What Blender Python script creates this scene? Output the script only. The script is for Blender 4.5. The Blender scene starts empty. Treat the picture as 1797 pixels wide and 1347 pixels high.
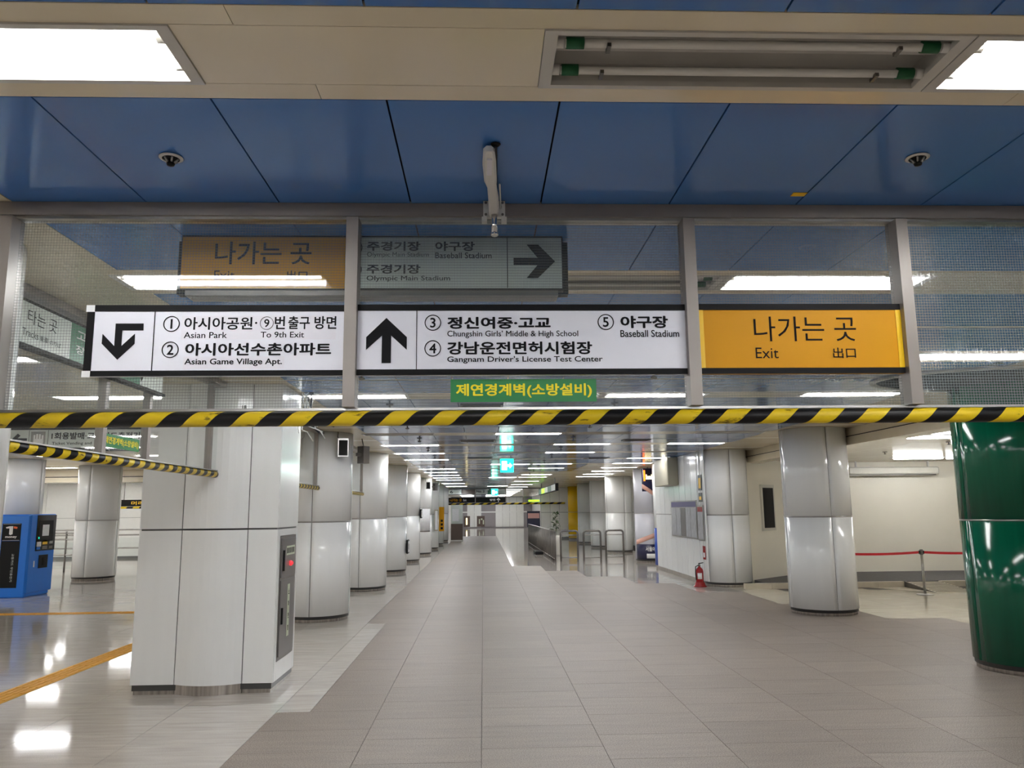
import bpy, math, random
from mathutils import Matrix, Vector
random.seed(7)
PI = math.pi
SC = bpy.context.scene
COL = SC.collection

# ---------------------------------------------------------------- camera
CAM_H = 1.85
CEIL = 3.25
cd = bpy.data.cameras.new('camera')
cam = bpy.data.objects.new('camera', cd)
COL.objects.link(cam)
cd.sensor_fit = 'HORIZONTAL'
cd.sensor_width = 36.0
cd.lens = 1370.0 / 1797.0 * 36.0
cd.clip_start = 0.05
cd.clip_end = 300
R = ((0.99928624, 0.00429978, 0.03753019), (-0.03636471, -0.15950067, 0.98652782), (-0.01022794, 0.98718846, 0.15923046))
M = Matrix.Identity(4)
for i in range(3):
    M[i][0] = R[i][0]
    M[i][1] = R[i][1]
    M[i][2] = -R[i][2]
M[2][3] = CAM_H
cam.matrix_world = M
SC.camera = cam

# ---------------------------------------------------------------- world, exposure
w = bpy.data.worlds.new('world')
SC.world = w
w.use_nodes = True
w.node_tree.nodes['Background'].inputs[0].default_value = (0.9, 0.95, 1, 1)
w.node_tree.nodes['Background'].inputs[1].default_value = 0.02
SC.view_settings.view_transform = 'Standard'
SC.view_settings.look = 'None'
SC.view_settings.gamma = 1.0
SC.view_settings.use_curve_mapping = False
SC.view_settings.exposure = 2.0
TUBE_POWER = 15.0
cy = SC.cycles
cy.max_bounces = 5
cy.diffuse_bounces = 3
cy.glossy_bounces = 2
cy.transmission_bounces = 4
cy.transparent_max_bounces = 24
cy.caustics_reflective = False
cy.caustics_refractive = False
cy.sample_clamp_indirect = 6.0
cy.use_light_tree = False

# ---------------------------------------------------------------- materials
MATS = {}
def nodes_of(name):
    m = bpy.data.materials.new(name)
    m.use_nodes = True
    nt = m.node_tree
    return m, nt, nt.nodes, nt.links, nt.nodes['Principled BSDF']

def lin(c):
    return tuple(((v / 255.0) / 12.92 if v <= 10 else (((v / 255.0) + 0.055) / 1.055) ** 2.4) for v in c)

def mat(name, rgb, rough=0.5, metal=0.0, spec=0.5, coat=0.0, noise=0.0, nscale=8.0, bump=0.0, bscale=60.0, rand=0.0, emit=0.0, stretch=None, coat_rough=0.05):
    """rgb is sRGB 0-255; noise = subtle procedural value variation; rand = per piece variation"""
    if name in MATS:
        return MATS[name]
    m, nt, N, L, B = nodes_of(name)
    c = lin(rgb)
    B.inputs['Base Color'].default_value = (*c, 1)
    B.inputs['Roughness'].default_value = rough
    B.inputs['Metallic'].default_value = metal
    B.inputs['Specular IOR Level'].default_value = spec
    B.inputs['Coat Weight'].default_value = coat
    B.inputs['Coat Roughness'].default_value = coat_rough
    if emit > 0:
        B.inputs['Emission Color'].default_value = (*c, 1)
        B.inputs['Emission Strength'].default_value = emit
        m.cycles.emission_sampling = 'NONE'      # too weak to be worth sampling as lamps
    if noise <= 0 and rand <= 0 and bump <= 0:
        MATS[name] = m
        return m
    tc = N.new('ShaderNodeTexCoord')
    mp = N.new('ShaderNodeMapping')
    L.new(tc.outputs['Object'], mp.inputs['Vector'])
    if stretch:
        mp.inputs['Scale'].default_value = stretch
    nz = N.new('ShaderNodeTexNoise')
    nz.inputs['Scale'].default_value = nscale
    nz.inputs['Detail'].default_value = 1.5
    L.new(mp.outputs['Vector'], nz.inputs['Vector'])
    mr = N.new('ShaderNodeMapRange')
    mr.inputs['From Min'].default_value = 0.25
    mr.inputs['From Max'].default_value = 0.75
    mr.inputs['To Min'].default_value = 1 - noise
    mr.inputs['To Max'].default_value = 1 + noise
    L.new(nz.outputs['Fac'], mr.inputs['Value'])
    val = mr.outputs['Result']
    if rand > 0:
        oi = N.new('ShaderNodeObjectInfo')
        ge = N.new('ShaderNodeNewGeometry')
        ad = N.new('ShaderNodeMath'); ad.operation = 'ADD'
        L.new(oi.outputs['Random'], ad.inputs[0]); L.new(ge.outputs['Random Per Island'], ad.inputs[1])
        fr = N.new('ShaderNodeMath'); fr.operation = 'FRACT'
        L.new(ad.outputs[0], fr.inputs[0])
        m2 = N.new('ShaderNodeMapRange')
        m2.inputs['To Min'].default_value = 1 - rand
        m2.inputs['To Max'].default_value = 1 + rand
        L.new(fr.outputs[0], m2.inputs['Value'])
        mu = N.new('ShaderNodeMath'); mu.operation = 'MULTIPLY'
        L.new(val, mu.inputs[0]); L.new(m2.outputs['Result'], mu.inputs[1])
        val = mu.outputs[0]
    vm = N.new('ShaderNodeVectorMath'); vm.operation = 'SCALE'
    vm.inputs[0].default_value = c
    L.new(val, vm.inputs['Scale'])
    L.new(vm.outputs['Vector'], B.inputs['Base Color'])
    if bump > 0:
        n2 = N.new('ShaderNodeTexNoise')
        n2.inputs['Scale'].default_value = bscale
        n2.inputs['Detail'].default_value = 3
        L.new(mp.outputs['Vector'], n2.inputs['Vector'])
        bp = N.new('ShaderNodeBump')
        bp.inputs['Strength'].default_value = bump
        bp.inputs['Distance'].default_value = 0.01
        L.new(n2.outputs['Fac'], bp.inputs['Height'])
        L.new(bp.outputs['Normal'], B.inputs['Normal'])
    MATS[name] = m
    return m

def speckle_mat(name, rgb, rough, amount, rand, scale=160.0, rough_var=0.1, spec=0.5):
    """granite: fine dark and light grains, faint bands across the slab"""
    m, nt, N, L, B = nodes_of(name)
    c = lin(rgb)
    B.inputs['Roughness'].default_value = rough
    B.inputs['Specular IOR Level'].default_value = spec
    ge = N.new('ShaderNodeNewGeometry')
    nz = N.new('ShaderNodeTexNoise'); nz.inputs['Scale'].default_value = scale; nz.inputs['Detail'].default_value = 0.5
    L.new(ge.outputs['Position'], nz.inputs['Vector'])
    mp = N.new('ShaderNodeMapping'); mp.inputs['Scale'].default_value = (1.2, 9, 1)
    L.new(ge.outputs['Position'], mp.inputs['Vector'])
    n2 = N.new('ShaderNodeTexNoise'); n2.inputs['Scale'].default_value = 1.6; n2.inputs['Detail'].default_value = 2.5
    L.new(mp.outputs['Vector'], n2.inputs['Vector'])
    a = N.new('ShaderNodeMapRange')
    a.inputs['From Min'].default_value = 0.3; a.inputs['From Max'].default_value = 0.7
    a.inputs['To Min'].default_value = 1 - amount; a.inputs['To Max'].default_value = 1 + amount
    L.new(nz.outputs['Fac'], a.inputs['Value'])
    b = N.new('ShaderNodeMapRange')
    b.inputs['From Min'].default_value = 0.25; b.inputs['From Max'].default_value = 0.75
    b.inputs['To Min'].default_value = 0.88; b.inputs['To Max'].default_value = 1.12
    L.new(n2.outputs['Fac'], b.inputs['Value'])
    oi = N.new('ShaderNodeObjectInfo')
    ad = N.new('ShaderNodeMath'); ad.operation = 'ADD'
    L.new(oi.outputs['Random'], ad.inputs[0]); L.new(ge.outputs['Random Per Island'], ad.inputs[1])
    fr = N.new('ShaderNodeMath'); fr.operation = 'FRACT'; L.new(ad.outputs[0], fr.inputs[0])
    d = N.new('ShaderNodeMapRange'); d.inputs['To Min'].default_value = 1 - rand; d.inputs['To Max'].default_value = 1 + rand
    L.new(fr.outputs[0], d.inputs['Value'])
    m1 = N.new('ShaderNodeMath'); m1.operation = 'MULTIPLY'
    L.new(a.outputs[0], m1.inputs[0]); L.new(b.outputs[0], m1.inputs[1])
    m2 = N.new('ShaderNodeMath'); m2.operation = 'MULTIPLY'
    L.new(m1.outputs[0], m2.inputs[0]); L.new(d.outputs[0], m2.inputs[1])
    vm = N.new('ShaderNodeVectorMath'); vm.operation = 'SCALE'; vm.inputs[0].default_value = c
    L.new(m2.outputs[0], vm.inputs['Scale'])
    L.new(vm.outputs['Vector'], B.inputs['Base Color'])
    r = N.new('ShaderNodeMapRange')
    r.inputs['To Min'].default_value = max(0.02, rough - rough_var); r.inputs['To Max'].default_value = rough + rough_var
    L.new(n2.outputs['Fac'], r.inputs['Value']); L.new(r.outputs[0], B.inputs['Roughness'])
    MATS[name] = m
    return m

def stripe_mat(name, period, axis=0):
    """helical black and yellow tape around a pipe lying along its local axis; worn patches on the yellow"""
    m, nt, N, L, B = nodes_of(name)
    tc = N.new('ShaderNodeTexCoord')
    sp = N.new('ShaderNodeSeparateXYZ'); L.new(tc.outputs['Object'], sp.inputs[0])
    at = N.new('ShaderNodeMath'); at.operation = 'ARCTAN2'
    if axis == 0:
        al, u, v = 'X', 'Z', 'Y'
    else:
        al, u, v = 'Y', 'Z', 'X'
    L.new(sp.outputs[u], at.inputs[0]); L.new(sp.outputs[v], at.inputs[1])
    s1 = N.new('ShaderNodeMath'); s1.operation = 'MULTIPLY'; s1.inputs[1].default_value = 1 / period
    L.new(sp.outputs[al], s1.inputs[0])
    s2 = N.new('ShaderNodeMath'); s2.operation = 'MULTIPLY'; s2.inputs[1].default_value = (1 if axis == 0 else -1) / (2 * PI)
    L.new(at.outputs[0], s2.inputs[0])
    ad = N.new('ShaderNodeMath'); ad.operation = 'ADD'
    L.new(s1.outputs[0], ad.inputs[0]); L.new(s2.outputs[0], ad.inputs[1])
    fr = N.new('ShaderNodeMath'); fr.operation = 'FRACT'; L.new(ad.outputs[0], fr.inputs[0])
    gt = N.new('ShaderNodeMath'); gt.operation = 'GREATER_THAN'; gt.inputs[1].default_value = 0.5
    L.new(fr.outputs[0], gt.inputs[0])
    mp = N.new('ShaderNodeMapping'); mp.inputs['Scale'].default_value = (1, 3, 3) if axis == 0 else (3, 1, 3)
    L.new(tc.outputs['Object'], mp.inputs['Vector'])
    nz = N.new('ShaderNodeTexNoise'); nz.inputs['Scale'].default_value = 9; nz.inputs['Detail'].default_value = 8; nz.inputs['Roughness'].default_value = 0.65
    L.new(mp.outputs['Vector'], nz.inputs['Vector'])
    wr = N.new('ShaderNodeMapRange'); wr.inputs['From Min'].default_value = 0.60; wr.inputs['From Max'].default_value = 0.66
    L.new(nz.outputs['Fac'], wr.inputs['Value'])
    ym = N.new('ShaderNodeMix'); ym.data_type = 'RGBA'
    ym.inputs['A'].default_value = (*lin((222, 190, 30)), 1); ym.inputs['B'].default_value = (*lin((120, 98, 22)), 1)
    L.new(wr.outputs[0], ym.inputs['Factor'])
    cm = N.new('ShaderNodeMix'); cm.data_type = 'RGBA'
    cm.inputs['A'].default_value = (*lin((14, 13, 14)), 1)
    L.new(ym.outputs['Result'], cm.inputs['B']); L.new(gt.outputs[0], cm.inputs['Factor'])
    L.new(cm.outputs['Result'], B.inputs['Base Color'])
    B.inputs['Roughness'].default_value = 0.4
    B.inputs['Specular IOR Level'].default_value = 0.3
    MATS[name] = m
    return m

def glass_mat(name, wire=0.0128, ribbed=False, film=0.02):
    """wired safety glass: clear sheet with a fine wire grid, faint dust film"""
    m = bpy.data.materials.new(name); m.use_nodes = True
    nt = m.node_tree; N = nt.nodes; L = nt.links
    for n in list(N):
        N.remove(n)
    out = N.new('ShaderNodeOutputMaterial')
    tr = N.new('ShaderNodeBsdfTransparent'); tr.inputs[0].default_value = (0.975, 0.99, 0.985, 1)
    gl = N.new('ShaderNodeBsdfGlossy'); gl.inputs['Roughness'].default_value = 0.03 if not ribbed else 0.05
    gl.inputs[0].default_value = (1, 1, 1, 1)
    fr = N.new('ShaderNodeFresnel'); fr.inputs['IOR'].default_value = 1.5
    ge = N.new('ShaderNodeNewGeometry')
    ff = N.new('ShaderNodeMath'); ff.operation = 'SUBTRACT'; ff.inputs[0].default_value = 1.0
    L.new(ge.outputs['Backfacing'], ff.inputs[1])
    fm = N.new('ShaderNodeMath'); fm.operation = 'MULTIPLY'; fm.use_clamp = True      # outer face only: a flat sheet never reflects totally inside
    L.new(fr.outputs[0], fm.inputs[0]); L.new(ff.outputs[0], fm.inputs[1])
    mx = N.new('ShaderNodeMixShader'); L.new(fm.outputs[0], mx.inputs[0]); L.new(tr.outputs[0], mx.inputs[1]); L.new(gl.outputs[0], mx.inputs[2])
    df = N.new('ShaderNodeBsdfDiffuse'); df.inputs[0].default_value = (0.7, 0.74, 0.74, 1)
    m2 = N.new('ShaderNodeMixShader'); m2.inputs[0].default_value = film
    L.new(mx.outputs[0], m2.inputs[1]); L.new(df.outputs[0], m2.inputs[2])
    last = m2
    tc = N.new('ShaderNodeTexCoord')
    if wire > 0:
        sp = N.new('ShaderNodeSeparateXYZ'); L.new(tc.outputs['Object'], sp.inputs[0])
        sx = N.new('ShaderNodeMath'); sx.operation = 'ADD'
        L.new(sp.outputs['X'], sx.inputs[0]); L.new(sp.outputs['Y'], sx.inputs[1])
        masks = []
        for o in (sx.outputs[0], sp.outputs['Z']):
            a = N.new('ShaderNodeMath'); a.operation = 'MULTIPLY'; a.inputs[1].default_value = 1 / wire; L.new(o, a.inputs[0])
            b = N.new('ShaderNodeMath'); b.operation = 'FRACT'; L.new(a.outputs[0], b.inputs[0])
            c = N.new('ShaderNodeMath'); c.operation = 'LESS_THAN'; c.inputs[1].default_value = 0.055; L.new(b.outputs[0], c.inputs[0])
            masks.append(c)
        mm = N.new('ShaderNodeMath'); mm.operation = 'MAXIMUM'; L.new(masks[0].outputs[0], mm.inputs[0]); L.new(masks[1].outputs[0], mm.inputs[1])
        wi = N.new('ShaderNodeBsdfDiffuse'); wi.inputs[0].default_value = (0.16, 0.17, 0.17, 1) if not ribbed else (0.32, 0.36, 0.36, 1)
        m3 = N.new('ShaderNodeMixShader'); L.new(mm.outputs[0], m3.inputs[0]); L.new(last.outputs[0], m3.inputs[1]); L.new(wi.outputs[0], m3.inputs[2])
        last = m3
    if ribbed:
        mp = N.new('ShaderNodeMapping'); mp.inputs['Scale'].default_value = (60, 60, 3); L.new(tc.outputs['Object'], mp.inputs['Vector'])
        nz = N.new('ShaderNodeTexNoise'); nz.inputs['Scale'].default_value = 1.5; L.new(mp.outputs['Vector'], nz.inputs['Vector'])
        bp = N.new('ShaderNodeBump'); bp.inputs['Strength'].default_value = 0.15; bp.inputs['Distance'].default_value = 0.004
        L.new(nz.outputs['Fac'], bp.inputs['Height']); L.new(bp.outputs[0], gl.inputs['Normal'])
    L.new(last.outputs[0], out.inputs[0])
    MATS[name] = m
    return m

mat('blue_panel', (72, 124, 192), 0.12, spec=0.6, noise=0.03, nscale=2, rand=0.03)
mat('beige_panel', (230, 218, 192), 0.17, spec=0.5, noise=0.03, nscale=3, rand=0.03)
mat('joint_strip', (215, 212, 200), 0.4)
mat('ceiling_back', (26, 28, 30), 0.8)
mat('enamel', (240, 241, 240), 0.16, spec=0.5, noise=0.015, nscale=1.5, rand=0.01, stretch=(6, 6, 0.6))
mat('green_enamel', (10, 84, 60), 0.13, spec=0.5, noise=0.12, nscale=2, stretch=(8, 8, 0.5))
mat('yellow_enamel', (236, 190, 14), 0.2)
mat('column_core', (92, 92, 92), 0.35, metal=0.6)
mat('steel', (176, 174, 170), 0.28, metal=0.9, noise=0.08, nscale=5)
mat('steel_dark', (120, 116, 112), 0.35, metal=0.8, noise=0.1, nscale=6)
mat('skirting_steel', (168, 160, 152), 0.3, metal=0.5, noise=0.35, nscale=3, stretch=(9, 9, 0.4))
mat('frame_alu', (144, 136, 130), 0.36, metal=0.25, noise=0.05, nscale=4)
mat('chrome', (225, 225, 225), 0.08, metal=1.0)
mat('white_paint', (222, 220, 214), 0.35)
mat('light_housing', (204, 201, 194), 0.4)
mat('reflector_metal', (196, 193, 186), 0.4, metal=0.3, noise=0.05)
mat('tube_off', (226, 224, 216), 0.25)
mat('green_cap', (18, 92, 52), 0.5)
mat('black', (12, 12, 13), 0.6, spec=0.25)
mat('black_gloss', (6, 6, 8), 0.08)
mat('ink', (18, 18, 21), 0.7, spec=0.2)
mat('ink_brown', (26, 18, 10), 0.7, spec=0.2)
mat('ink_black_frame', (14, 13, 15), 0.6, spec=0.2)
mat('sign_white', (232, 232, 240), 0.35, noise=0.01)
mat('sign_patch', (230, 227, 234), 0.4)
mat('sign_orange', (214, 150, 6), 0.5, spec=0.2, noise=0.02)
mat('sign_yellow', (248, 200, 10), 0.4)
mat('sign_green', (22, 134, 66), 0.45)
mat('letter_yellow', (250, 236, 20), 0.5)
mat('white_ink', (238, 238, 236), 0.5)
mat('sign_grey', (206, 214, 208), 0.4)
mat('sign_dark_green', (20, 112, 74), 0.4)
mat('wall_cream', (242, 237, 222), 0.5, noise=0.015, nscale=2)
mat('wall_white', (240, 240, 236), 0.3, noise=0.015, rand=0.015)
mat('wall_grey', (150, 144, 146), 0.4, noise=0.03)
mat('carpet', (96, 94, 93), 0.95, noise=0.2, nscale=30, bump=0.4, bscale=200, rand=0.08)
mat('curb', (202, 192, 172), 0.35, noise=0.08, nscale=5)
mat('red_belt', (200, 22, 34), 0.5)
mat('red_paint', (150, 14, 20), 0.25)
mat('tactile', (226, 166, 48), 0.5, noise=0.05, rand=0.04)
mat('machine_blue', (18, 118, 222), 0.35, noise=0.02)
mat('grey_metal', (118, 114, 112), 0.35, metal=0.3)
mat('brown', (92, 74, 64), 0.4)
mat('leaf', (46, 66, 34), 0.5, noise=0.3, nscale=10)
mat('navy', (24, 24, 62), 0.4)
mat('pink', (232, 176, 172), 0.5)
mat('paper', (232, 233, 236), 0.5, noise=0.06, nscale=12)
mat('purple', (78, 72, 120), 0.4)
mat('silver_print', (176, 178, 182), 0.3, noise=0.35, nscale=7, stretch=(9, 9, 1))
mat('beige_box', (170, 164, 142), 0.45)
mat('sign_olive', (70, 72, 66), 0.4)
mat('luminous', (206, 214, 190), 0.5)
mat('red_light', (220, 30, 36), 0.25, emit=0.8)
mat('vent_dark', (36, 46, 62), 0.4)
mat('recess_shade', (10, 20, 20), 0.8, spec=0.1, noise=0.1)
mat('cable_white', (226, 226, 222), 0.5)
mat('cable_dark', (40, 42, 50), 0.5)
mat('poster_grey', (206, 206, 214), 0.3)
mat('poster_navy', (26, 28, 66), 0.3)
mat('poster_peach', (222, 170, 152), 0.3)
mat('blue_print', (26, 70, 170), 0.3)
mat('exit_glow', (20, 214, 176), 0.4, emit=1.3)
mat('exit_white', (240, 255, 250), 0.4, emit=1.8)
mat('led_orange', (255, 96, 20), 0.4, emit=1.6)
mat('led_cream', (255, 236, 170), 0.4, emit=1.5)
mat('logo_orange', (240, 110, 50), 0.5)
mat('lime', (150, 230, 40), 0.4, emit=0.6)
mat('grout', (98, 93, 88), 0.9)
speckle_mat('tile_matte', (154, 143, 133), 0.48, 0.32, 0.05, scale=110.0, rough_var=0.08, spec=0.3)
speckle_mat('tile_polished', (198, 191, 183), 0.07, 0.10, 0.03, rough_var=0.03)
speckle_mat('tile_cream', (226, 218, 200), 0.10, 0.06, 0.03, rough_var=0.04)
stripe_mat('hazard_x', 0.213, 0)
stripe_mat('hazard_y', 0.2, 1)
glass_mat('wired_glass')
glass_mat('ribbed_glass', ribbed=True, film=0.04)
glass_mat('plain_glass', wire=0, film=0.03)

def emit_mat(name, rgb, strength):
    m = bpy.data.materials.new(name); m.use_nodes = True
    nt = m.node_tree
    for n in list(nt.nodes):
        nt.nodes.remove(n)
    o = nt.nodes.new('ShaderNodeOutputMaterial'); e = nt.nodes.new('ShaderNodeEmission')
    e.inputs[0].default_value = (*rgb, 1); e.inputs[1].default_value = strength
    nt.links.new(e.outputs[0], o.inputs[0])
    m.cycles.emission_sampling = 'FRONT'
    MATS[name] = m
emit_mat('tube_lit', (0.985, 0.99, 1.0), TUBE_POWER)

# ---------------------------------------------------------------- mesh builder
class MB:
    def __init__(s):
        s.v = []; s.f = []; s.sm = []
    def add(s, vs, fs, smooth=False):
        o = len(s.v)
        s.v += [tuple(p) for p in vs]
        for f in fs:
            s.f.append(tuple(i + o for i in f)); s.sm.append(smooth)
        return s
    def box(s, x0, x1, y0, y1, z0, z1):
        vs = [(x0, y0, z0), (x1, y0, z0), (x1, y1, z0), (x0, y1, z0), (x0, y0, z1), (x1, y0, z1), (x1, y1, z1), (x0, y1, z1)]
        return s.add(vs, [(0, 3, 2, 1), (4, 5, 6, 7), (0, 1, 5, 4), (1, 2, 6, 5), (2, 3, 7, 6), (3, 0, 4, 7)])
    def bbox(s, x0, x1, y0, y1, z0, z1, b=0.006):
        """box with chamfered vertical and horizontal edges (three stacked outlines)"""
        def ring(i, z):
            return [(x0 + i, y0 + b if i < b else y0 + i, z)]
        o = [(x0 + b, y0), (x1 - b, y0), (x1, y0 + b), (x1, y1 - b), (x1 - b, y1), (x0 + b, y1), (x0, y1 - b), (x0, y0 + b)]
        cx, cyy = (x0 + x1) / 2, (y0 + y1) / 2
        kx = ((x1 - x0) / 2 - b) / ((x1 - x0) / 2); ky = ((y1 - y0) / 2 - b) / ((y1 - y0) / 2)
        i = [(cx + (p[0] - cx) * kx, cyy + (p[1] - cyy) * ky) for p in o]
        vs = [(*p, z0) for p in i] + [(*p, z0 + b) for p in o] + [(*p, z1 - b) for p in o] + [(*p, z1) for p in i]
        fs = [tuple(range(7, -1, -1)), tuple(range(24, 32))]
        for r in range(3):
            for k in range(8):
                a = r * 8 + k; c = r * 8 + (k + 1) % 8
                fs.append((a, c, c + 8, a + 8))
        return s.add(vs, fs)
    def prism(s, pts, z0, z1):
        n = len(pts)
        vs = [(x, y, z0) for x, y in pts] + [(x, y, z1) for x, y in pts]
        fs = [tuple(range(n - 1, -1, -1)), tuple(range(n, 2 * n))]
        fs += [(i, (i + 1) % n, (i + 1) % n + n, i + n) for i in range(n)]
        return s.add(vs, fs)
    def prism_xz(s, pts, y0, y1):
        n = len(pts)
        vs = [(x, y0, z) for x, z in pts] + [(x, y1, z) for x, z in pts]
        fs = [tuple(range(n)), tuple(range(2 * n - 1, n - 1, -1))]
        fs += [((i + 1) % n, i, i + n, (i + 1) % n + n) for i in range(n)]
        return s.add(vs, fs)
    def prism_yz(s, pts, x0, x1):
        n = len(pts)
        vs = [(x0, y, z) for y, z in pts] + [(x1, y, z) for y, z in pts]
        fs = [tuple(range(n - 1, -1, -1)), tuple(range(n, 2 * n))]
        fs += [(i, (i + 1) % n, (i + 1) % n + n, i + n) for i in range(n)]
        return s.add(vs, fs)
    def tube(s, pts, r, n=10, cap=True):
        """round tube along a polyline; r one radius or one per point"""
        pts = [Vector(p) for p in pts]
        rs = r if isinstance(r, (list, tuple)) else [r] * len(pts)
        o = len(s.v); prev = None
        for i, p in enumerate(pts):
            d = (pts[min(i + 1, len(pts) - 1)] - pts[max(i - 1, 0)]).normalized()
            if prev is None:
                a = Vector((0, 0, 1)) if abs(d.z) < 0.9 else Vector((1, 0, 0))
                u = d.cross(a).normalized()
            else:
                u = (prev - d * prev.dot(d)).normalized()
            prev = u; v = d.cross(u)
            for k in range(n):
                t = 2 * PI * k / n
                s.v.append(tuple(p + (u * math.cos(t) + v * math.sin(t)) * rs[i]))
        for i in range(len(pts) - 1):
            for k in range(n):
                a = o + i * n + k; b = o + i * n + (k + 1) % n
                s.f.append((a, b, b + n, a + n)); s.sm.append(True)
        if cap:
            s.f.append(tuple(o + k for k in range(n - 1, -1, -1))); s.sm.append(False)
            e = o + (len(pts) - 1) * n
            s.f.append(tuple(e + k for k in range(n))); s.sm.append(False)
        return s
    def lathe(s, prof, n=20, c=(0, 0, 0)):
        o = len(s.v)
        for r, z in prof:
            for k in range(n):
                t = 2 * PI * k / n
                s.v.append((c[0] + r * math.cos(t), c[1] + r * math.sin(t), c[2] + z))
        for i in range(len(prof) - 1):
            for k in range(n):
                a = o + i * n + k; b = o + i * n + (k + 1) % n
                s.f.append((a, b, b + n, a + n)); s.sm.append(True)
        s.f.append(tuple(o + k for k in range(n - 1, -1, -1))); s.sm.append(False)
        e = o + (len(prof) - 1) * n
        s.f.append(tuple(e + k for k in range(n))); s.sm.append(False)
        return s
    def sector(s, r0, r1, a0, a1, z0, z1, n=12):
        """curved panel: part of a cylinder wall"""
        vs = []; fs = []
        for i in range(n + 1):
            t = a0 + (a1 - a0) * i / n
            c, q = math.cos(t), math.sin(t)
            vs += [(r0 * c, r0 * q, z0), (r1 * c, r1 * q, z0), (r1 * c, r1 * q, z1), (r0 * c, r0 * q, z1)]
        o = len(s.v); s.v += vs
        for i in range(n):
            a = o + i * 4; b = a + 4
            for k, sm in ((0, False), (1, True), (2, False), (3, True)):
                k2 = (k + 1) % 4
                s.f.append((a + k, b + k, b + k2, a + k2)); s.sm.append(sm)
        s.f.append((o, o + 1, o + 2, o + 3)); s.sm.append(False)
        e = o + n * 4
        s.f.append((e + 3, e + 2, e + 1, e)); s.sm.append(False)
        return s
    def shift(s, p):
        s.v = [(a + p[0], b + p[1], c + p[2]) for a, b, c in s.v]
        return s
    def mesh(s, name, m):
        me = bpy.data.meshes.new(name)
        me.from_pydata(s.v, [], s.f)
        me.polygons.foreach_set('use_smooth', s.sm)
        me.materials.append(MATS[m])
        me.update()
        return me
    def build(s, name, m, parent=None, world=False, loc=None):
        if world and parent is not None:
            p = parent.matrix_world.translation if parent.parent is None else parent.location
            q = Vector((0, 0, 0)); t = parent
            while t is not None:
                q += t.location; t = t.parent
            s.shift((-q.x, -q.y, -q.z))
        ob = bpy.data.objects.new(name, s.mesh(name, m))
        COL.objects.link(ob)
        if parent is not None:
            ob.parent = parent
        if loc is not None:
            ob.location = loc
        return ob

def tag(o, label, cat=None, group=None):
    o['label'] = label
    if cat: o['category'] = cat
    if group: o['group'] = group
    return o
def structure(o, label=None):
    o['kind'] = 'structure'
    if label: o['label'] = label
    return o
def thing(name, label, cat, loc=(0, 0, 0), rz=0.0, group=None):
    o = bpy.data.objects.new(name, None)
    COL.objects.link(o)
    o.empty_display_size = 0.1
    o.location = loc
    o.rotation_euler = (0, 0, rz)
    return tag(o, label, cat, group)
def mesh_obj(name, me, parent=None, loc=(0, 0, 0), rz=0.0):
    o = bpy.data.objects.new(name, me)
    COL.objects.link(o)
    o.parent = parent
    o.location = loc
    o.rotation_euler = (0, 0, rz)
    return o
def copy_tree(o, parent=None):
    c = o.copy(); COL.objects.link(c); c.parent = parent
    for ch in o.children:
        copy_tree(ch, c)
    return c

# ---------------------------------------------------------------- lettering
FONT_CURVE = bpy.data.curves.new('lettering_source', 'FONT')
FONT_OB = bpy.data.objects.new('lettering_source', FONT_CURVE)
COL.objects.link(FONT_OB)
TCACHE = {}
def text_shape(s, bold):
    key = (s, bold)
    if key not in TCACHE:
        FONT_CURVE.body = s
        FONT_CURVE.size = 1.0
        FONT_CURVE.resolution_u = 3
        FONT_CURVE.fill_mode = 'FRONT'
        me = bpy.data.meshes.new_from_object(FONT_OB)
        vs = [(v.co[0], v.co[1], 0) for v in me.vertices]
        fs = [tuple(p.vertices) for p in me.polygons]
        bpy.data.meshes.remove(me)
        x0 = min(v[0] for v in vs); x1 = max(v[0] for v in vs); y0 = min(v[1] for v in vs); y1 = max(v[1] for v in vs)
        if bold > 0:
            n0 = len(vs); base_v, base_f = list(vs), list(fs)
            for k in range(8):
                dx, dy = bold * math.cos(k * PI / 4), bold * math.sin(k * PI / 4)
                o = len(vs)
                vs += [(x + dx, y + dy, k + 1) for x, y, _ in base_v]
                fs += [tuple(i + o for i in f) for f in base_f]
            x0 -= bold; x1 += bold; y0 -= bold; y1 += bold
        TCACHE[key] = ([((x - x0) / (x1 - x0), (y - y0) / max(1e-6, y1 - y0), 0.00009 * q) for x, y, q in vs], fs, (x1 - x0) / max(1e-6, y1 - y0))
    return TCACHE[key]
def text(s, rect, m, parent, facing='-y', d=0.0, bold=0.0, name='lettering'):
    """flat print fitted to rect (left, right, bottom, top) as read; facing: the direction the print looks;
    d is the coordinate of the plane; everything in the parent's space"""
    vs, fs, asp = text_shape(s, bold)
    l, r, b, t = rect
    out = []
    for u, v, q in vs:
        a = l + (r - l) * u; z = b + (t - b) * v
        out.append((a, d - q, z) if facing == '-y' else (d + q, a, z))
    mb = MB().add(out, fs)
    return mb.build(name, m, parent)
def plate(name, rect, m, parent, facing='-y', d=0.0, th=0.002):
    l, r, b, t = rect
    l, r = min(l, r), max(l, r)
    mb = MB()
    if facing == '-y': mb.box(l, r, d, d + th, b, t)
    elif facing == '+x': mb.box(d - th, d, l, r, b, t)
    elif facing == '-x': mb.box(d, d + th, l, r, b, t)
    return mb.build(name, m, parent)
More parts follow.
